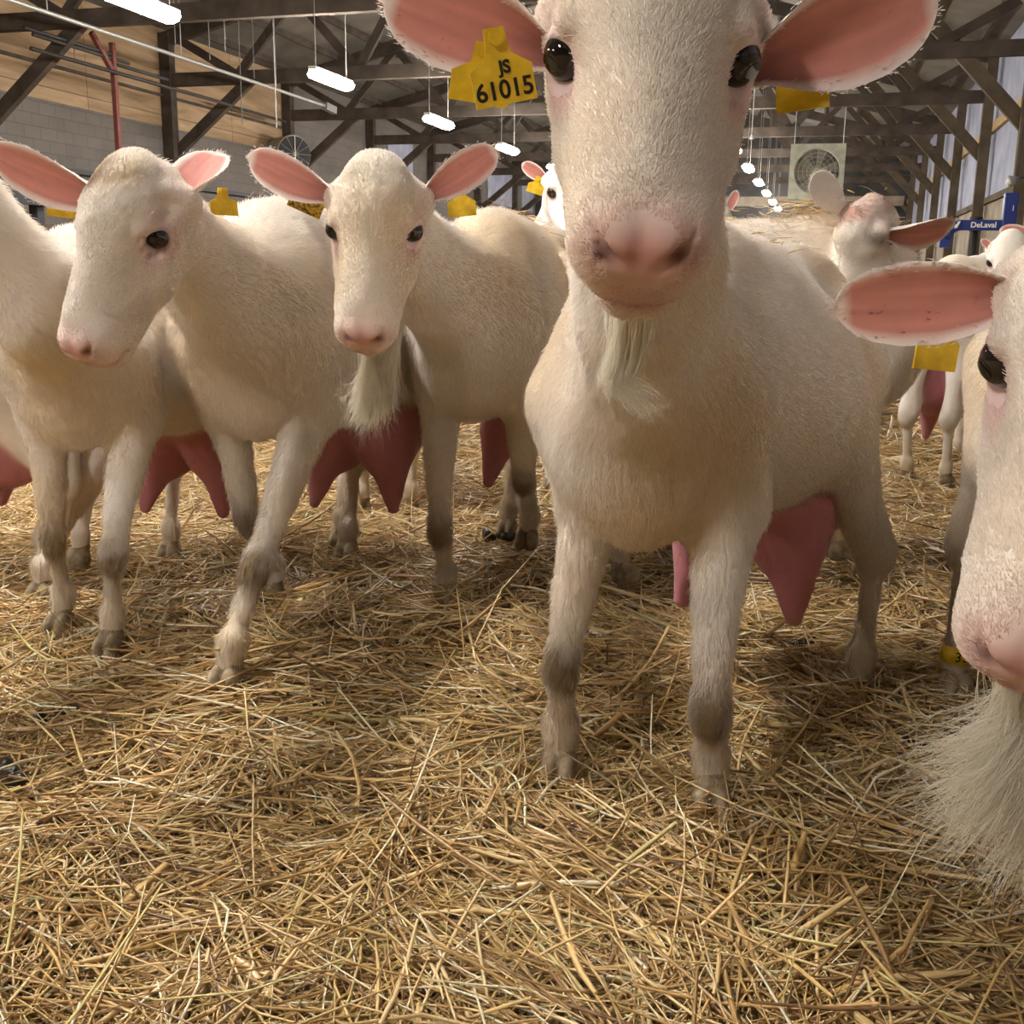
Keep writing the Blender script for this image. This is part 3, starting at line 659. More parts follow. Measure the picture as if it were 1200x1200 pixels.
# black rails near the plywood wall
ub_, vb_ = line_u(150, 89, 3.75); vb0 = line_u(30, 57, 3.75)[1]; vb1 = line_u(262, 124, 3.75)[1]
run([B(ub_, vb0, 3.75), B(ub_, vb1, 3.75)], .03, 'black_rail', 'long thin black rail running along in front of the plywood', 'pipe', 'black_pipe')
ur = UL+1.6
p0, q0 = BU(131, 50, ur); p1, q1 = BU(139, 196, ur)
rp = empty('red_post', B(ur, p0, .0), 'thin red steel post with a slanted brace in front of the plywood wall', 'post')
MB().beam(B(ur, p0, -.03), B(ur, p0, q0), .075, .075, up=VA).build('post', M['red_pipe'], rp)
pb, qb_ = BU(107, 38, ur); pc, qc_ = BU(132, 84, ur)
MB().beam(B(ur, pb, qb_), B(ur, pc, qc_), .07, .07, up=UA).build('brace', M['red_pipe'], rp)
for i, (x0, y0, x1, y1) in enumerate([(30, 53, 135, 47), (40, 60, 150, 57), (138, 86, 196, 84)]):
    a_, za = BU(x0, y0, ur); b_, zb = BU(x1, y1, ur)
    run([B(ur, a_, (za+zb)/2+.0), B(ur, b_, (za+zb)/2)], .028, 'black_rail', ['upper short black rail left of the red post top', 'lower short black rail crossing the red post top', 'short black rail between the red post and the timber post'][i], 'pipe', 'black_pipe')
a_, za = BU(262, 122, UL+.5); b_, zb = BU(334, 122, UL+.5)
run([B(UL+.5, a_, za), B(UL+.5, b_, za)], .03, 'black_rail', 'short black rail on the plywood beyond the timber post', 'pipe', 'black_pipe')
# dark stain band / batten on plywood
a_, za = BU(20, 75, UL+.06); b_, zb = BU(185, 122, UL+.06)
o = MB().beam(B(UL+.03, V0+.2, 4.02), B(UL+.03, 24.2, 4.02), .05, .05).build('wall_batten', M['timber']); tag(o, 'thin dark batten along the plywood wall', 'batten')
# hanging cords under the left roof
rc_ = np.random.default_rng(8)
for i, (px, y1) in enumerate([(88, 74), (167, 98), (264, 60), (284, 146), (298, 92), (206, 60), (246, 70), (324, 150)]):
    vv = rc_.uniform(13.5, 19); u_, z_ = BV(px, y1, vv); 
    o = MB().tube([B(u_, vv, z_), B(u_, vv, roofz(u_)-.04)], .008, 4).build('hanging_cord', M['gray_plastic']); tag(o, 'thin grey cord hanging straight down from the roof', 'cord', 'hanging cords on the left')
# round ventilation fan on the left wall
ufan = UL+.45; vf, zf = BU(345, 184, ufan)
vf -= .25; lf = empty('drum_fan', B(UL, vf, zf), 'round drum fan mounted on the block wall beneath the plywood', 'fan')
MB().tube([B(UL+.02, vf+.2, zf), B(UL+.75, vf-.35, zf)], .42, 28).build('drum', M['fan'], lf, smooth=False)
MB().tube([B(UL+.76, vf-.357, zf), B(UL+.79, vf-.38, zf)], .39, 28).build('grille', M['dark'], lf)
mb = MB()
fx = nrm(B(.73, -.55, 0)); fy = np.cross(fx, [0, 0, 1.])
for k in range(6):
    a = k*pi/6; d = fy*cos(a)+np.array([0, 0, 1])*sin(a); c = B(UL+.80, vf-.387, zf); mb.tube([c-d*.40, c+d*.40], .008, 4)
mb.build('guard', M['steel'], lf)
# big square fan hanging on the right
vF = 27.0; uF, zF = BV(957, 201, vF)
bf = empty('box_fan', B(uF, vF, zF), 'large square box fan hanging from the trusses under the right roof', 'fan')
W2 = .62
mb = MB(); nF = 40; outer = []; 
sq = [(-W2, -W2), (W2, -W2), (W2, W2), (-W2, W2)]
for off in (0, .35):
    for k in range(nF):
        a = 2*pi*k/nF; c_, s_ = cos(a), sin(a); m_ = max(abs(c_), abs(s_)); outer.append((c_/m_*W2, s_/m_*W2, off, c_*.52, s_*.52))
vs = [B(uF+x, vF+o_, zF+z) for x, z, o_, _, _ in outer]+[B(uF+x, vF+o_, zF+z) for _, _, o_, x, z in outer]
fs = []
for k in range(nF):
    k2 = (k+1) % nF; fs += [(k, k2, 2*nF+k2, 2*nF+k), (nF+k2, nF+k, 3*nF+k, 3*nF+k2), (k2, k, nF+k, nF+k2), (2*nF+k, 2*nF+k2, 3*nF+k2, 3*nF+k)]
mb.add(vs, fs); mb.build('housing', M['fan'], bf)
for k in range(6):
    mb = MB(); a = 2*pi*k/6+.3; c_, s_ = cos(a), sin(a); t_ = (-s_, c_)
    pts = [(.07, -.03), (.48, -.10), (.48, .12), (.07, .05)]
    V4 = [B(uF+r_*c_+w_*t_[0], vF+.14+w_*.5, zF+r_*s_+w_*t_[1]) for r_, w_ in pts]; V5 = [B(uF+r_*c_+w_*t_[0], vF+.15+w_*.5, zF+r_*s_+w_*t_[1]) for r_, w_ in pts]
    mb.add(V4+V5, [(0, 1, 2, 3), (7, 6, 5, 4), (0, 4, 5, 1), (1, 5, 6, 2), (2, 6, 7, 3), (3, 7, 4, 0)]); mb.build('blade', M['fan_dark'], bf)
MB().tube([B(uF, vF+.05, zF), B(uF, vF+.3, zF)], .09, 16).build('hub', M['fan'], bf)
mb = MB()
for rr in (.12, .22, .32, .42, .51): mb.tube([B(uF+rr*cos(a), vF-.01, zF+rr*sin(a)) for a in np.linspace(0, 2*pi, 33)], .004, 4, cap=False)
for k in range(8): a = pi*k/8; mb.tube([B(uF-.52*cos(a), vF-.012, zF-.52*sin(a)), B(uF+.52*cos(a), vF-.012, zF+.52*sin(a))], .004, 4)
mb.build('guard', M['fan'], bf)
for s_ in (-1, 1): MB().tube([B(uF+s_*.55, vF+.17, zF+W2), B(uF+s_*.55, vF+.17, roofz(uF)-.05)], .010, 4).build('hanging_chain', M['steel'], bf)
MB().beam(B(uF-.05, vF+.17, -.03), B(uF-.05, vF+.17, zF-W2), .07, .07, up=VA).build('support_post', M['timber'], bf)
# blue brush stand with lettering
vD = 13.6; uA, zA = BV(1186, 226, vD); uB_, zB_ = BV(1178, 296, vD); uC, zC = BV(1109, 264, vD); _, zC2 = BV(1108, 284, vD)
zC = BV(1150, 264, vD)[1]
bs = empty('swing_brush', B(uA, vD, 0), 'blue steel livestock brush frame with white lettering by the right wall', 'livestock brush')
MB().beam(B(uA, vD, -.03), B(uA, vD, zA), .15, .12, up=VA).build('post', M['blue'], bs, bevel=.012)
pts = [B(uA-.02, vD, zC)]+[B(uC+.16, vD, zC), B(uC+.09, vD, zC-.015), B(uC+.03, vD, zC-.06), B(uC, vD, zC-.14), B(uC, vD, zC-.24)]
mb = MB()
for a_, b_ in zip(pts[:-1], pts[1:]):
    d_ = nrm(b_-a_); mb.beam(a_-d_*.012, b_+d_*.012, .10, .115, up=np.cross(d_, VA))
mb.build('arm', M['blue'], bs)
text_mesh('lettering', 'DeLaval', .085, B((uA+uC)/2+.06, vD-.0602, zC), UA, (0, 0, 1), M['white_paint'], bs, extrude=.001, bold=.002)
mb = MB(); c_ = B((uA+uC)/2-.22, vD-.0612, zC); mb.add([c_+UA*x+np.array([0, 0, z]) for x, z in [(-.03, -.035), (0, -.035), (.035, .04), (.005, .04), (-.005, .01), (-.02, .01)]], [(0, 1, 2, 3, 4, 5)]); mb.build('logo_mark', M['white_paint'], bs)
MB().beam(B(uA+.02, vD-.062, zA-.2), B(uA+.02, vD-.062, zA-.14), .05, .005, up=UA).build('sticker', M['white_paint'], bs)
um = (uA+uC)/2-.0
MB().tube([B(um, vD+.14, zC+.10), B(um, vD+.14, zC-.06)], .07, 14).build('motor', M['dark'], bs)
MB().tube([B(um, vD+.14, zC-.06), B(um, vD+.14, .35)], .035, 10).build('shaft', M['dark'], bs)
mb = MB(); mb.tube([B(um, vD+.14, .95), B(um, vD+.14, .40)], .10, 24)
rb = np.random.default_rng(4)
for k in range(700):
    a = rb.uniform(0, 2*pi); z = rb.uniform(.40, .95); d = UA*cos(a)+VA*sin(a); mb.tube([B(um, vD+.14, z)+d*.09, B(um, vD+.14, z-.02)+d*.24], .004, 3, cap=False)
mb.build('bristles', M['dark'], bs)
# small bracket lamp hanging on the rail at the right
vL = 17.5; uL_, zL = BV(1192, 211, vL)
bl = empty('bracket_camera', B(uL_, vL, zL), 'small grey and white fixture on a cord above the right wall rail', 'fixture')
MB().tube([B(uL_+.02, vL, zL+.02), B(uL_-.10, vL-.04, zL-.02)], [.03, .085], 16).build('shade', M['gray_plastic'], bl, smooth=True)
MB().tube([B(uL_-.10, vL-.04, zL-.02), B(uL_-.15, vL-.05, zL-.05)], [.07, .02], 14).build('bulb', M['lamp_white'], bl, smooth=True)
MB().tube([B(uL_, vL, zL+.02), B(uL_+.03, vL, roofz(uL_)-.05)], .008, 5).build('cord', M['dark'], bl)
MB().tube([B(uL_-.02, vL, zL), B(UR-.05, vL+.5, 2.34)], .012, 5).build('bracket', M['dark'], bl)
# bluish curtain openings and a cream sliding door far along the left wall
for i, (x0, x1, ya, yb) in enumerate([(455, 484, 180, 205), (572, 606, 212, 236), (612, 640, 222, 240)]):
    va, za = BU(x0, ya, UL+.05); vb, zb = BU(x1, yb, UL+.05); 
    w_ = wallbox(UL+.006, UL+.05, va, min(vb, 47.5), 3.3, 4.6, 'window_%d' % (i+1), M['curtain']); struct(w_)
va, za = BU(556, 240, UL+.1); vb, zb = BU(604, 240, UL+.1)
dr = wallbox(UL+.006, UL+.10, va, min(vb, 47.0), .0, 3.1, 'door_1', M['cream']); struct(dr)
for k in range(1, 4):
    vk = va+(min(vb, 47.0)-va)*k/4; MB().beam(B(UL+.115, vk, .02), B(UL+.115, vk, 3.08), .03, .08, up=VA).build('door_stile', M['timber_warm'], dr)
MB().beam(B(UL+.13, va-.5, 3.15), B(UL+.13, min(vb, 47.0), 3.15), .06, .12).build('door_track', M['timber'], dr)
# pen fence along the left: dark posts and rails
for i, px in enumerate((42, 286, 300)):
    u_ = UL+3.4; v_, z_ = BU(px, 236, u_); MB_ = MB().beam(B(u_, v_, -.03), B(u_, v_, z_), .12, .12, up=VA).build('fence_post', M['dark']); tag(MB_, 'dark upright fence post behind the goats on the left', 'post', 'dark fence posts on the left')
u_ = UL+3.5; v_, z_ = BU(280, 256, u_)
o = MB().beam(B(u_, 5.0, z_), B(u_, 40, z_), .06, .14).build('fence_rail', M['dark']); tag(o, 'long dark fence rail running behind the goats on the left', 'rail')
o = MB().beam(B(u_, 5.0, z_-.35), B(u_, 40, z_-.35), .06, .14).build('fence_rail', M['timber']); tag(o, 'lower brown fence rail beneath the dark one on the left', 'rail')
o = MB().beam(B(UL+.1, 16, 2.35), B(UL+.1, 30, 2.35), .08, .07).build('wall_pipe', M['black_pipe']); tag(o, 'dark pipe running low along the grey block wall', 'pipe')
# pale cross rail far down the barn
ur0, zr = BV(905, 236, 44); o = MB().beam(B(UM, 44, zr), B(UR-.4, 44, zr), .1, .35).build('cross_rail', M['endwall']); tag(o, 'grey cross board far down the barn below the right row of lights', 'board')
o.data.materials[0] = M['board']
# pull cord with a small white cap
u_, z_ = BV(881, 158, 22); o = MB().tube([B(u_, 22, z_), B(u_, 22, roofz(u_)-.1)], .008, 4); o.tube([B(u_, 22, z_), B(u_, 22, z_-.08)], [.02, .05], 10); o = o.build('pull_cord', M['lamp_white']); tag(o, 'thin pull cord with a small white cap hanging near the right lights', 'cord')

# ------------------------------------------------------------------ the goats
GO = {}
# the goat in the middle, nose close to the lens
hdh = hd_(763, 68, .87, (-6.7, 37.8, 2.6))
qh = lambda x, y, z: hdh['p']+hdh['R']@(np.array([x, y, z])*1.25)
tagR = PY(588, 88, .93); tagL = PY(940, 103, .95)
GO['hero'] = goat('big white dairy goat in the middle, close up, staring ahead with ears out sideways', (.20, 1.52), (-.50, -.866), 1.02, hdh,
    legs=dict(fl=dict(hoof=PG(832, 955), knee=PY(832, 838, 1.45), fd=(-.1, -1, 0)), fr=dict(hoof=PG(655, 915), knee=PY(657, 782, 1.55), fd=(-.15, -1, 0)), hl=dict(hoof=PG(1003, 818), fd=(-.1, -1, 0))),
    ears=[dict(side=-1, tip=PY(450, -12, .92), n=(.15, -1, -.35), W=.046, curl=.3, b=(-.036, .058, -.020)), dict(side=1, tip=PY(1100, -18, .92), n=(-.15, -1, -.45), W=.048, curl=.3, b=(-.036, .058, -.024))],
    tags=[dict(c=PY(563, 94, .915), r=(1, .1, -.14), u=(.1, 0, 1), w=.048, h=.036), dict(c=PY(588, 88, .885), r=(1, .25, .24), u=(-.2, -.1, 1), w=.050, h=.043, text=(('61015', .019, 0, -.26), ('JS', .013, .06, .12))),
          dict(c=PY(940, 104, .925), r=(1, -.35, .12), u=(-.1, .1, 1), w=.042, h=.034)],
    h=.0035, fur=340000, furlen=.012, seed=3,
    beard=dict(g=[[qh(.10, 0, -.065), PY(742, 400, .98), PY(722, 448, 1.0), PY(745, 462, 1.0), PY(770, 486, 1.0)], [qh(.09, 0, -.065), PY(735, 400, .99), PY(716, 440, 1.01), PY(735, 458, 1.0)]], n=650, s0=.010, s1=.009, rad=.00035))
# second goat from the left
hb = hd_(153, 272, 1.72, (-27, 50, 3))
qb = lambda x, y, z: hb['p']+hb['R']@(np.array([x, y, z])*1.25)
GO['b'] = goat('white goat stepping forward, tan stains on its forehead, head turned slightly to the side', (-.53, 2.24), (-.27, -.96), 1.04, hb, belly=.9, body_z=1.06,
    legs=dict(fl=dict(hoof=PG(268, 808), knee=PY(300, 665, 2.02), fd=(-.35, -1, 0)), fr=dict(hoof=PG(318, 706), knee=PY(290, 612, 2.33)), hl=dict(hoof=PG(400, 642))),
    ears=[dict(side=-1, tip=PY(-12, 172, 1.80), n=(.3, -.8, -.55), W=.036, curl=.5), dict(side=1, tip=PY(256, 176, 1.81), n=(-.3, -1, -.0), W=.062)],
    tags=[dict(c=PY(74, 242, 1.84), r=(1, .2, -.1), u=(.1, 0, 1), w=.05, h=.035), dict(c=PY(262, 240, 1.88), r=(.7, .6, .0), u=(-.1, 0, 1), w=.05, h=.035)],
    h=.005, fur=170000, furlen=.015, seed=7, dirt_and_hollows=[(PY(136, 214, 1.71), (.030, .045, .035), (.30, .18, .09), .9), (qb(-.02, -.018, .062), (.022, .016, .03), (.25, .15, .07), 1.0), (qb(-.03, .02, .06), (.03, .02, .03), (.55, .42, .26), .8)])
# centre goat behind
hc_ = hd_(440, 266, 1.84, (-3, 50, 1.5))
qc = lambda x, y, z: hc_['p']+hc_['R']@(np.array([x, y, z])*1.25)
GO['c'] = goat('white goat with short fluffy beard standing between the stepping goat and big middle goat', (-.09, 2.55), (-.28, -.96), 1.04, hc_, belly=.9, body_z=1.06,
    legs=dict(fr=dict(hoof=PG(520, 715), knee=PY(515, 622, 2.43)), fl=dict(hoof=PG(617, 640)+np.array([0, -.12, .03]), knee=PY(614, 566, 2.68))),
    ears=[dict(side=-1, tip=PY(292, 180, 1.92), n=(.2, -1, -.4), W=.036, curl=.4), dict(side=1, tip=PY(582, 172, 1.92), n=(-.15, -1, -.35), W=.036, curl=.4)],
    tags=[dict(c=PY(360, 236, 1.93), r=(.8, .2, -.35), u=(.45, 0, 1), w=.06, h=.04, m='tag_dirty'), dict(c=PY(541, 240, 1.97), r=(1, 0, .1), u=(-.1, 0, 1), w=.05, h=.04)],
    h=.005, fur=170000, furlen=.015, seed=11, dirt_and_hollows=[(qc(-.02, 0, .05), (.05, .018, .04), (.55, .46, .30), .6)],
    beard=dict(g=[[qc(.10, .01, -.06), PY(436, 440, 1.87), PY(430, 470, 1.9), PY(425, 496, 1.9)], [qc(.08, .01, -.06), PY(447, 440, 1.9), PY(440, 474, 1.92), PY(436, 486, 1.92)]], n=1500, s0=.014, s1=.020, rad=.00045))
# far left, only neck, chest and body in view
ha = hd_(-135, 185, 1.84, (-60, 35, 0))
GO['a'] = goat('white goat by the left edge showing neck, chest and front legs, head out of sight', (-.90, 2.22), (-.15, -1), 1.0, ha, body_z=1.04,
    legs=dict(fl=dict(hoof=PG(130, 770), knee=PY(131, 655, 2.1)), fr=dict(hoof=PG(72, 742), knee=PY(62, 636, 2.24)), hl=dict(hoof=PG(200, 655)), hr=dict(hoof=PG(50, 705), knee=PY(56, 630, 2.6))),
    ears=[dict(side=-1, tip=ha['p']+np.array([-.1, .15, .1])), dict(side=1, tip=ha['p']+np.array([.02, .22, .12]))],
    neck_mid=PY(35, 330, 1.98), h=.005, fur=90000, furlen=.014, seed=17)
# right edge, face close
hr_ = hd_(1160, 432, .71, (-38, 44, 5), anchor=(.016, -.058, .004))
qr = lambda x, y, z: hr_['p']+hr_['R']@(np.array([x, y, z])*1.25)
GO['r'] = goat('white goat at the right edge, half its face, long ear and long beard showing', (.95, 1.36), (-.12, -.99), 1.0, hr_,
    legs=dict(hr=dict(hoof=PG(1118, 815), knee=PY(1132, 640, 1.95)),),
    ears=[dict(side=-1, tip=PY(978, 352, .80), n=(.2, -1, -.25), W=.043, curl=.3), dict(side=1, tip=PY(1560, 380, .85), n=(-.2, -1, -.3), W=.04)],
    tags=[dict(c=PY(1098, 408, .86), r=(1, .3, -.1), u=(0, 0, 1), w=.04, h=.035)],
    h=.0035, fur=300000, furlen=.011, seed=23, udder=False,
    beard=dict(g=[[qr(.11, 0, -.06), PY(1205, 850, .70), PY(1160, 900, .70), PY(1105, 935, .70)], [qr(.11, 0, -.06), PY(1215, 860, .71), PY(1185, 930, .71), PY(1130, 985, .71)], [qr(.10, 0, -.06), PY(1235, 870, .72), PY(1220, 950, .72), PY(1195, 1020, .72)],
                  [qr(.10, 0, -.06), PY(1260, 870, .72), PY(1260, 950, .72), PY(1250, 1030, .72)]], n=4200, s0=.012, s1=.022, rad=.0003))
# leg band on its hind pastern
ub = GO['r'][0]; hb2 = PG(1118, 815)+np.array([0.002, .012, .085])
lb = MB().tube([hb2+np.array([0, 0, z]) for z in (-.016, .016)], .031, 20).build('leg_band', M['tag'], ub, smooth=True)
text_mesh('band_number', '33', .028, hb2+np.array([-.004, -.0325, 0]), (1, 0, 0), (0, 0, 1), M['ink'], lb)

def far_ears(hp_, R_, hs, dirs, L=.17):
    out = []
    for sg, d in zip((-1, 1), dirs):
        b = hp_+R_@(np.array([-.052, sg*.05, 0])*hs); d = np.array(d, float); out.append(dict(side=sg, tip=b+d/np.linalg.norm(d)*L*hs/1.2, n=(0, -1, -.2)))
    return out
# udder goat at left edge
hf2 = dict(p=np.array([-2.45, 2.75, .95]), R=headR(-100, 30, 0))
GO['f'] = goat('white goat cut off by the left edge, only its flank and big pink udder showing', (-1.78, 2.62), (-1, -.10), 1.0, hf2, legs=dict(), ears=far_ears(hf2['p'], hf2['R'], 1.2, [(.1, -.4, .1), (.1, .4, .1)]), h=.007, seed=31)
# behind, between second and centre goat
hg = dict(p=np.array([-.95, 4.55, .95]), R=headR(170, 30, 0))
GO['g'] = goat('shaded white goat seen from behind between the stepping goat and the fluffy-bearded goat', (-.72, 4.05), (-.5, .86), 1.0, hg, legs=dict(hr=dict(hoof=PG(480, 600))), ears=far_ears(hg['p'], hg['R'], 1.2, [(.5, 0, .1), (-.5, 0, .1)]), h=.007, seed=37)
# D, peeking behind the middle goat
hdd = hd_(643, 224, 3.35, (8, 35, 0), 1.2, anchor=(.004, -.06, .004))
GO['d'] = goat('white goat peeking out from behind the big middle goat, one pink ear raised', (.24, 3.85), (-.30, -.95), 1.0, hdd, 1.2, ears=[dict(side=-1, tip=PY(612, 190, 3.4), n=(.1, -1, -.2)), dict(side=1, tip=hdd['p']+np.array([.3, .05, .08]))],
    tags=[dict(c=PY(628, 219, 3.36), r=(1, 0, -.3), u=(.2, 0, 1), w=.05, h=.04)], h=.007, fur=0, seed=41, neck_mid=PY(646, 285, 3.5))
he_ = hd_(655, 285, 4.4, (30, 30, 0), 1.15)
GO['e'] = goat('white goat with a dusty back further away, left of the peeking goat, ear pointing up', (.02, 4.75), (.35, -.93), 1.0, he_, 1.15, ears=[dict(side=-1, tip=PY(631, 252, 4.45), n=(.1, -1, -.2), W=.03), dict(side=1, tip=he_['p']+np.array([.2, 0, .05]))], h=.008, seed=43, body_z=1.04)
# side view behind the middle goat, head turned away
hh = hd_(1022, 270, 2.72, (140, 25, -28), .98)
qhh = lambda x, y, z: hh['p']+hh['R']@(np.array([x, y, z])*.98)
GO['h'] = goat('dirty-backed white goat standing sideways behind the middle goat, one ear straight up', (.93, 2.88), (1, .08), 1.04, hh, .98, body_z=1.07,
    ears=[dict(side=1, tip=PY(953, 203, 2.66), n=(-.2, 1, .1), W=.045), dict(side=-1, tip=PY(1116, 262, 2.78), n=(0, -.8, -.6), W=.034, curl=.5)],
    h=.006, fur=70000, furlen=.016, seed=47, neck_mid=PY(1020, 335, 2.78),
    dirt_and_hollows=[(qhh(-.06, 0, .05), (.05, .05, .03), (.50, .26, .2), .8), (PY(1003, 250, 2.68), (.07, .07, .03), (.42, .20, .14), .95), (PY(1022, 280, 2.68), (.03, .06, .02), (.08, .05, .04), .9), (PY(935, 258, 2.9), (.10, .08, .05), (.34, .28, .13), .8), (PY(900, 290, 2.8), (.2, .2, .05), (.55, .46, .33), .5)])  # near-black spot puts the ear canal's dark hollow into the coat colour
hi_ = dict(p=np.array([2.45, 5.05, .95]), R=headR(150, 30, 0))
GO['i'] = goat('greyish white goat with a long pink udder standing in the gap under the outstretched ear', (2.02, 4.55), (.62, .78), 1.0, hi_, 1.2, body_z=1.05, legs=dict(hr=dict(hoof=PG(1108, 572))), ears=far_ears(hi_['p'], hi_['R'], 1.2, [(.5, .1, .1), (-.5, 0, .1)]), h=.007, seed=53, teat=1.8)
hk = hd_(1182, 306, 4.0, (-25, 50, 0), 1.15)
GO['k'] = goat('white goat near the right wall with its face low and a brown ear sticking up', (2.62, 3.95), (-.98, -.12), .95, hk, 1.15, ears=[dict(side=-1, tip=PY(1150, 280, 4.05), n=(0, -1, 0)), dict(side=1, tip=PY(1215, 275, 4.1), n=(0, -1, 0))], h=.007, seed=59)
hm = hd_(336, 285, 5.0, (-10, 40, 0), 1.1)
GO['m'] = goat('distant white goat showing one pink ear tip above the back of the stepping goat', (-1.05, 5.5), (.1, -1), .98, hm, 1.1, ears=[dict(side=-1, tip=PY(318, 236, 5.0), n=(0, -1, 0), W=.03), dict(side=1, tip=hm['p']+np.array([.2, 0, .0]))], h=.009, seed=61)
hn = hd_(838, 262, 4.6, (10, 40, 0), 1.15)
GO['n'] = goat('distant white goat showing just a small pink ear beside the middle goat\'s muzzle', (.98, 5.1), (-.1, -1), .95, hn, 1.15, ears=[dict(side=-1, tip=hn['p']+np.array([-.2, 0, .0])), dict(side=1, tip=PY(864, 222, 4.7), n=(0, -1, 0), W=.03)], h=.009, seed=67)
ho = hd_(938, 285, 5.4, (0, 40, 0), 1.1)
GO['o'] = goat('distant white goat whose two small ear tips show above the dirty back', (1.55, 5.95), (-.1, -1), .95, ho, 1.1, ears=[dict(side=-1, tip=PY(932, 248, 5.4), n=(0, -1, 0), W=.022), dict(side=1, tip=PY(952, 255, 5.4), n=(0, -1, 0), W=.022)], h=.009, seed=71)

# ------------------------------------------------------------------ straw bedding
def mound(X, Y):
    P3 = np.stack([X, Y, np.zeros_like(X)], 1); return (vnoise(P3, 2.3, 3)-.5)*.06+(vnoise(P3, 6.0, 9)-.5)*.03
def straw_arrays(n, region, Lr, Wr, zr, rs, tiltsd=.16):
    X, Y = region(n, rs); n = len(X)
    th0 = vnoise(np.stack([X, Y, np.zeros_like(X)], 1), 1.6, 21)*pi*3; th = np.where(rs.random(n) < .45, th0+rs.normal(size=n)*.35, rs.uniform(0, 2*pi, n))
    tilt = rs.normal(size=n)*tiltsd; tilt = np.where(rs.random(n) < .035, rs.uniform(-.8, .8, n), tilt)
    L = rs.uniform(*Lr, n)*rs.choice([.4, .7, 1, 1, 1.4], n); W = rs.uniform(*Wr, n)*rs.choice([.55, .8, 1, 1, 1.5], n)
    seg = 4; t = np.linspace(-.5, .5, seg); bend = rs.normal(size=n)*.10; kink = rs.normal(size=n)*.35*(rs.random(n) < .22); vb = rs.normal(size=n)*.05
    d = np.stack([np.cos(th)*np.cos(tilt), np.sin(th)*np.cos(tilt), np.sin(tilt)], 1); sd = np.stack([-np.sin(th), np.cos(th), 0*th], 1); up = np.cross(d, sd)
    c = np.stack([X, Y, mound(X, Y)+rs.uniform(*zr, n)+np.abs(np.sin(tilt))*L*.25], 1)
    P = c[:, None]+d[:, None]*(t[None]*L[:, None])[..., None]+sd[:, None]*((bend[:, None]*(t**2)[None]*4-0)*L[:, None]*.5+np.maximum(t, 0)[None]*kink[:, None]*L[:, None])[..., None]+np.array([0, 0, 1.])*((vb[:, None]*(t**2)[None]*4)*L[:, None])[..., None]
    rollv = rs.uniform(0, pi, n); a = sd*np.cos(rollv)[:, None]+up*np.sin(rollv)[:, None]; b = -sd*np.sin(rollv)[:, None]+up*np.cos(rollv)[:, None]
    flat = rs.choice([.2, .5, .9], n)
    taper = np.array([.75, 1, 1, .6])
    a3 = a[:, None]*(W[:, None]*.5*taper[None])[..., None]; b3 = b[:, None]*(W[:, None]*.5*flat[:, None]*taper[None])[..., None]
    V = np.stack([P+a3, P+b3, P-a3, P-b3], 2).reshape(-1, 3)           # n*seg*4
    base = (np.arange(n)*seg*4)[:, None, None, None]; i = np.arange(seg-1)[None, :, None, None]*4; j = np.arange(4)[None, None, :, None]
    F = np.concatenate([base+i+j, base+i+(j+1) % 4, base+i+4+(j+1) % 4, base+i+4+j], 3).reshape(-1, 4)
    pal = np.array([(.80, .60, .32), (.70, .49, .22), (.62, .41, .16), (.55, .34, .13), (.42, .25, .10), (.90, .80, .58), (.60, .50, .20), (.24, .13, .06)])
    ci = rs.choice(len(pal), n, p=[.16, .20, .19, .15, .10, .08, .05, .07]); C = pal[ci]*rs.uniform(.8, 1.15, (n, 1))
    C = np.clip(C, 0, .95); C = np.repeat(C, seg*4, 0)
    return V, F, C
def strawmesh(name, parts):
    Vs = []; Fs = []; Cs = []; o = 0
    for V, F, C in parts: Vs.append(V); Fs.append(F+o); Cs.append(C); o += len(V)
    return npmesh(name, np.concatenate(Vs), np.concatenate(Fs), M['straw'], None, np.concatenate(Cs), smooth=False)
rsS = np.random.default_rng(5)
def wedge(y0, y1, pad=.25, k=.56, pw=1.0):
    def f(n, rs):
        Y = y0+(y1-y0)*rs.random(n)**pw*1.0; X = rs.uniform(-1, 1, n)*(Y*k+pad); keep = rs.random(n) < (Y*k+pad)/(y1*k+pad)
        u_ = X*UA[0]+Y*UA[1]; keep &= (u_ < UR-.25) & (u_ > UL+.25); return X[keep], Y[keep]
    return f
parts = [straw_arrays(84000, wedge(.72, 2.4, .6), (.05, .19), (.0022, .0046), (-.045, .012), rsS),
         straw_arrays(12000, wedge(.72, 2.4, .6), (.12, .30), (.0025, .0052), (-.01, .03), rsS, .10),
         straw_arrays(2200, wedge(.72, 2.6), (.08, .22), (.006, .010), (-.02, .02), rsS, .14),
         straw_arrays(46000, wedge(2.3, 5.0, .7), (.07, .24), (.003, .006), (-.04, .015), rsS),
         straw_arrays(30000, wedge(5.0, 13.0, .5), (.15, .40), (.006, .013), (-.03, .02), rsS)]
for kk_ in ('hero', 'a', 'b', 'c', 'r'):
    for ch in GO[kk_][0].children:
        if ch.name.startswith('hoof'):
            bb = np.array([tuple(v.co) for v in ch.data.vertices][::9]).mean(0)+np.array(GO[kk_][0].location)
            def ring(n, rs, bb=bb):
                a_ = rs.uniform(0, 2*pi, n); q_ = rs.uniform(.02, .11, n); return bb[0]+np.cos(a_)*q_, bb[1]+np.sin(a_)*q_
            parts.append(straw_arrays(110, ring, (.05, .14), (.0022, .0042), (-.01, .016), rsS, .22))
so = strawmesh('straw_bedding', parts)
tag(so, 'loose golden straw bedding covering the barn floor', 'straw', kind='stuff')
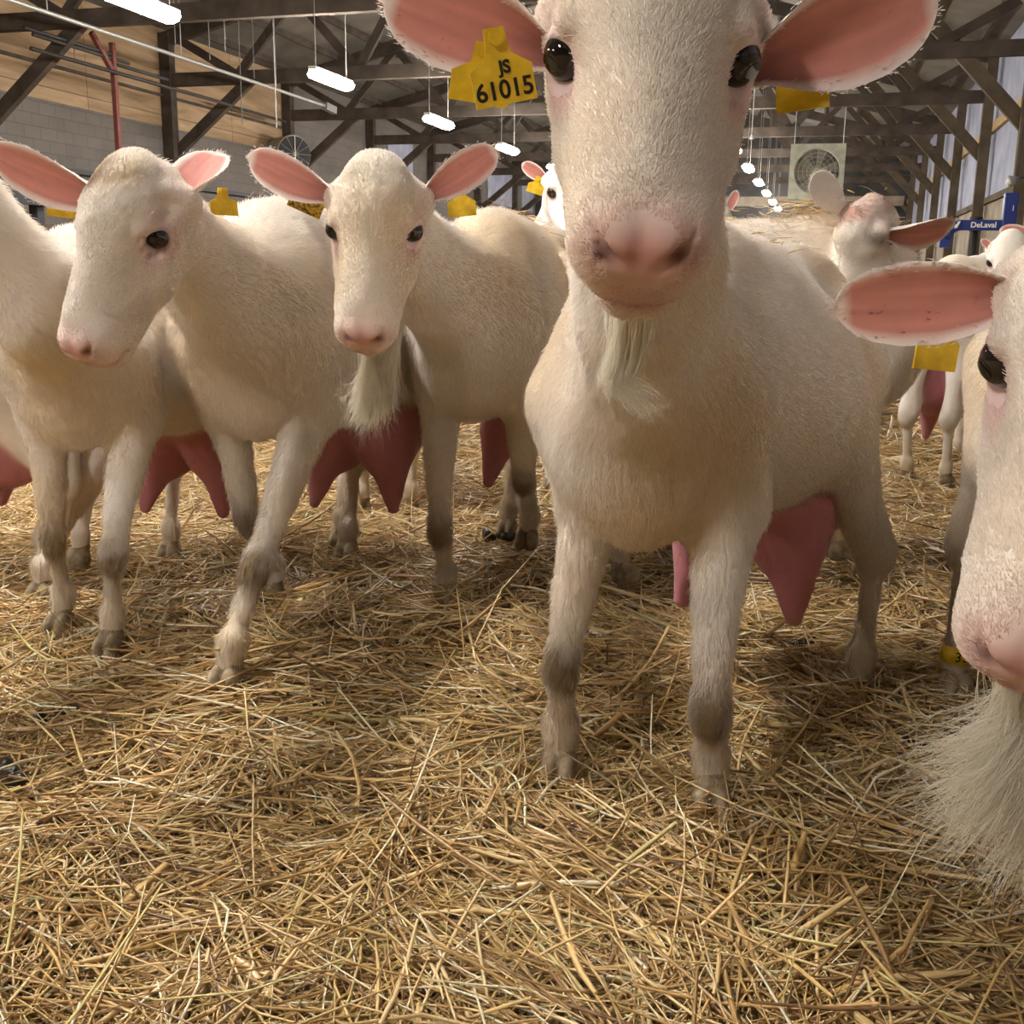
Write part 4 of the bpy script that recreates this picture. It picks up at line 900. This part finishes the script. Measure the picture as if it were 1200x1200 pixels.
# raised ground of matted straw under it
gx = np.linspace(-9, 9, 240); gy = np.linspace(.2, 16, 260); GX, GY = np.meshgrid(gx, gy, indexing='ij')
gz = mound(GX.ravel(), GY.ravel())-.035; Vg = np.stack([GX.ravel(), GY.ravel(), gz], 1); a, b = GX.shape
ii, jj = np.meshgrid(np.arange(a-1), np.arange(b-1), indexing='ij'); k0 = (ii*b+jj).ravel(); Fg = np.stack([k0, k0+b, k0+b+1, k0+1], 1)
# keep it inside the barn walls
uu_ = Vg@UA; vv_ = Vg@VA; ok = (uu_ > UL+.05) & (uu_ < UR-.05); okf = ok[Fg].all(1)
go = npmesh('matted_straw', Vg, Fg[okf], M['floor'], None, None); tag(go, 'flattened layer of old straw beneath the loose stems', 'straw', kind='stuff')
# straw scraps lying on backs
def scraps(center, rad, n, seed, label, zoff=.0, Lr=(.04, .10), zs=.012):
    rs = np.random.default_rng(seed); c = np.array(center)
    def reg(n_, r): 
        a_ = r.normal(size=(n_, 2))*.5; return c[0]+a_[:, 0]*rad[0], c[1]+a_[:, 1]*rad[1]
    V, F, C = straw_arrays(n, reg, Lr, (.0016, .003), (0, 0), rs, .15)
    Pm = V.reshape(-1, 16, 3); m_ = Pm.mean(1); zz = BVH_z(m_[:, 0], m_[:, 1]); keep = zz > .6
    Pm[:, :, 2] += (zz+.010+rs.uniform(0, zs, len(zz))-m_[:, 2])[:, None]; Pm = Pm[keep]; n2 = len(Pm)
    if n2 == 0: return
    C = C.reshape(-1, 16, 3)[keep].reshape(-1, 3); F = F.reshape(-1, 12, 4)[:n2].reshape(-1, 4)
    o = npmesh('straw_scraps', Pm.reshape(-1, 3), F, M['straw'], None, C, smooth=False); tag(o, label, 'straw', kind='stuff')
from mathutils.bvhtree import BVHTree
bv = []
bpy.context.view_layer.update()
for kk_ in ('b', 'c', 'h', 'hero', 'e'):
    for ch in GO[kk_][0].children:
        if ch.name.startswith('body'):
            mw = GO[kk_][0].location; bv.append(BVHTree.FromPolygons([tuple(v.co+mw) for v in ch.data.vertices], [tuple(p.vertices) for p in ch.data.polygons]))
def BVH_z(xs, ys):
    out = []
    for x, y in zip(xs, ys):
        z = -1
        for t in bv:
            r = t.ray_cast(Vector((float(x), float(y), 2.0)), Vector((0, 0, -1)))
            if r[0] is not None: z = max(z, r[0].z)
        out.append(z)
    return np.array(out)
cb = GO['b'][1]['P'](-.3, 0, .8); scraps(cb, (.16, .3), 60, 3, 'straw bits scattered on the back of the stepping goat')
cc_ = GO['c'][1]['P'](-.35, 0, .8); scraps(cc_, (.12, .35), 60, 4, 'straw bits stuck along the back of the goat with the fluffy beard')
ch_ = GO['h'][1]['P'](-.12, 0, .8); scraps(ch_, (.22, .13), 260, 5, 'tuft of pale straw lying on the dirty back behind the big middle goat', Lr=(.03, .08), zs=.03)
cx_ = GO['hero'][1]['P'](-.4, 0, .8); scraps(cx_, (.10, .2), 18, 6, 'few straw bits on the back of the big middle goat', Lr=(.02, .05))
# droppings
def dropping(px, py, n, r, seed, label):
    rs = np.random.default_rng(seed); c = PG(px, py); PRd = []
    for i in range(n):
        a_, q_ = rs.uniform(0, 2*pi), rs.uniform(0, r); PRd.append(EL(c+np.array([cos(a_)*q_*1.5, sin(a_)*q_, rs.uniform(-.002, .014)]), np.eye(3), rs.uniform(.010, .018, 3), .006))
    V, F = surface_net(PRd, .004, 2); g = grad(PRd, V); aa = V[F[:, 0]]; n_ = np.cross(V[F[:, 1]]-aa, V[F[:, 2]]-aa)
    if (n_*g[F[:, 0]]).sum() < 0: F = F[:, ::-1]
    o = npmesh('manure_patch', V, F, M['manure']); tag(o, label, 'manure')
dropping(940, 762, 9, .035, 1, 'dark droppings in the straw between the front and hind legs of the big middle goat')
dropping(70, 848, 7, .035, 2, 'dark droppings in the straw in front of the left-edge goat')
dropping(8, 915, 8, .04, 3, 'dark wet clump at the left edge of the straw')
dropping(590, 632, 9, .05, 4, 'dark droppings behind the front foot of the goat with the fluffy beard')
dropping(1080, 880, 5, .02, 5, 'small dark droppings beside the long beard at right')
dropping(1050, 440+35, 9, .10, 6, 'dark clump far back right of the big middle goat')
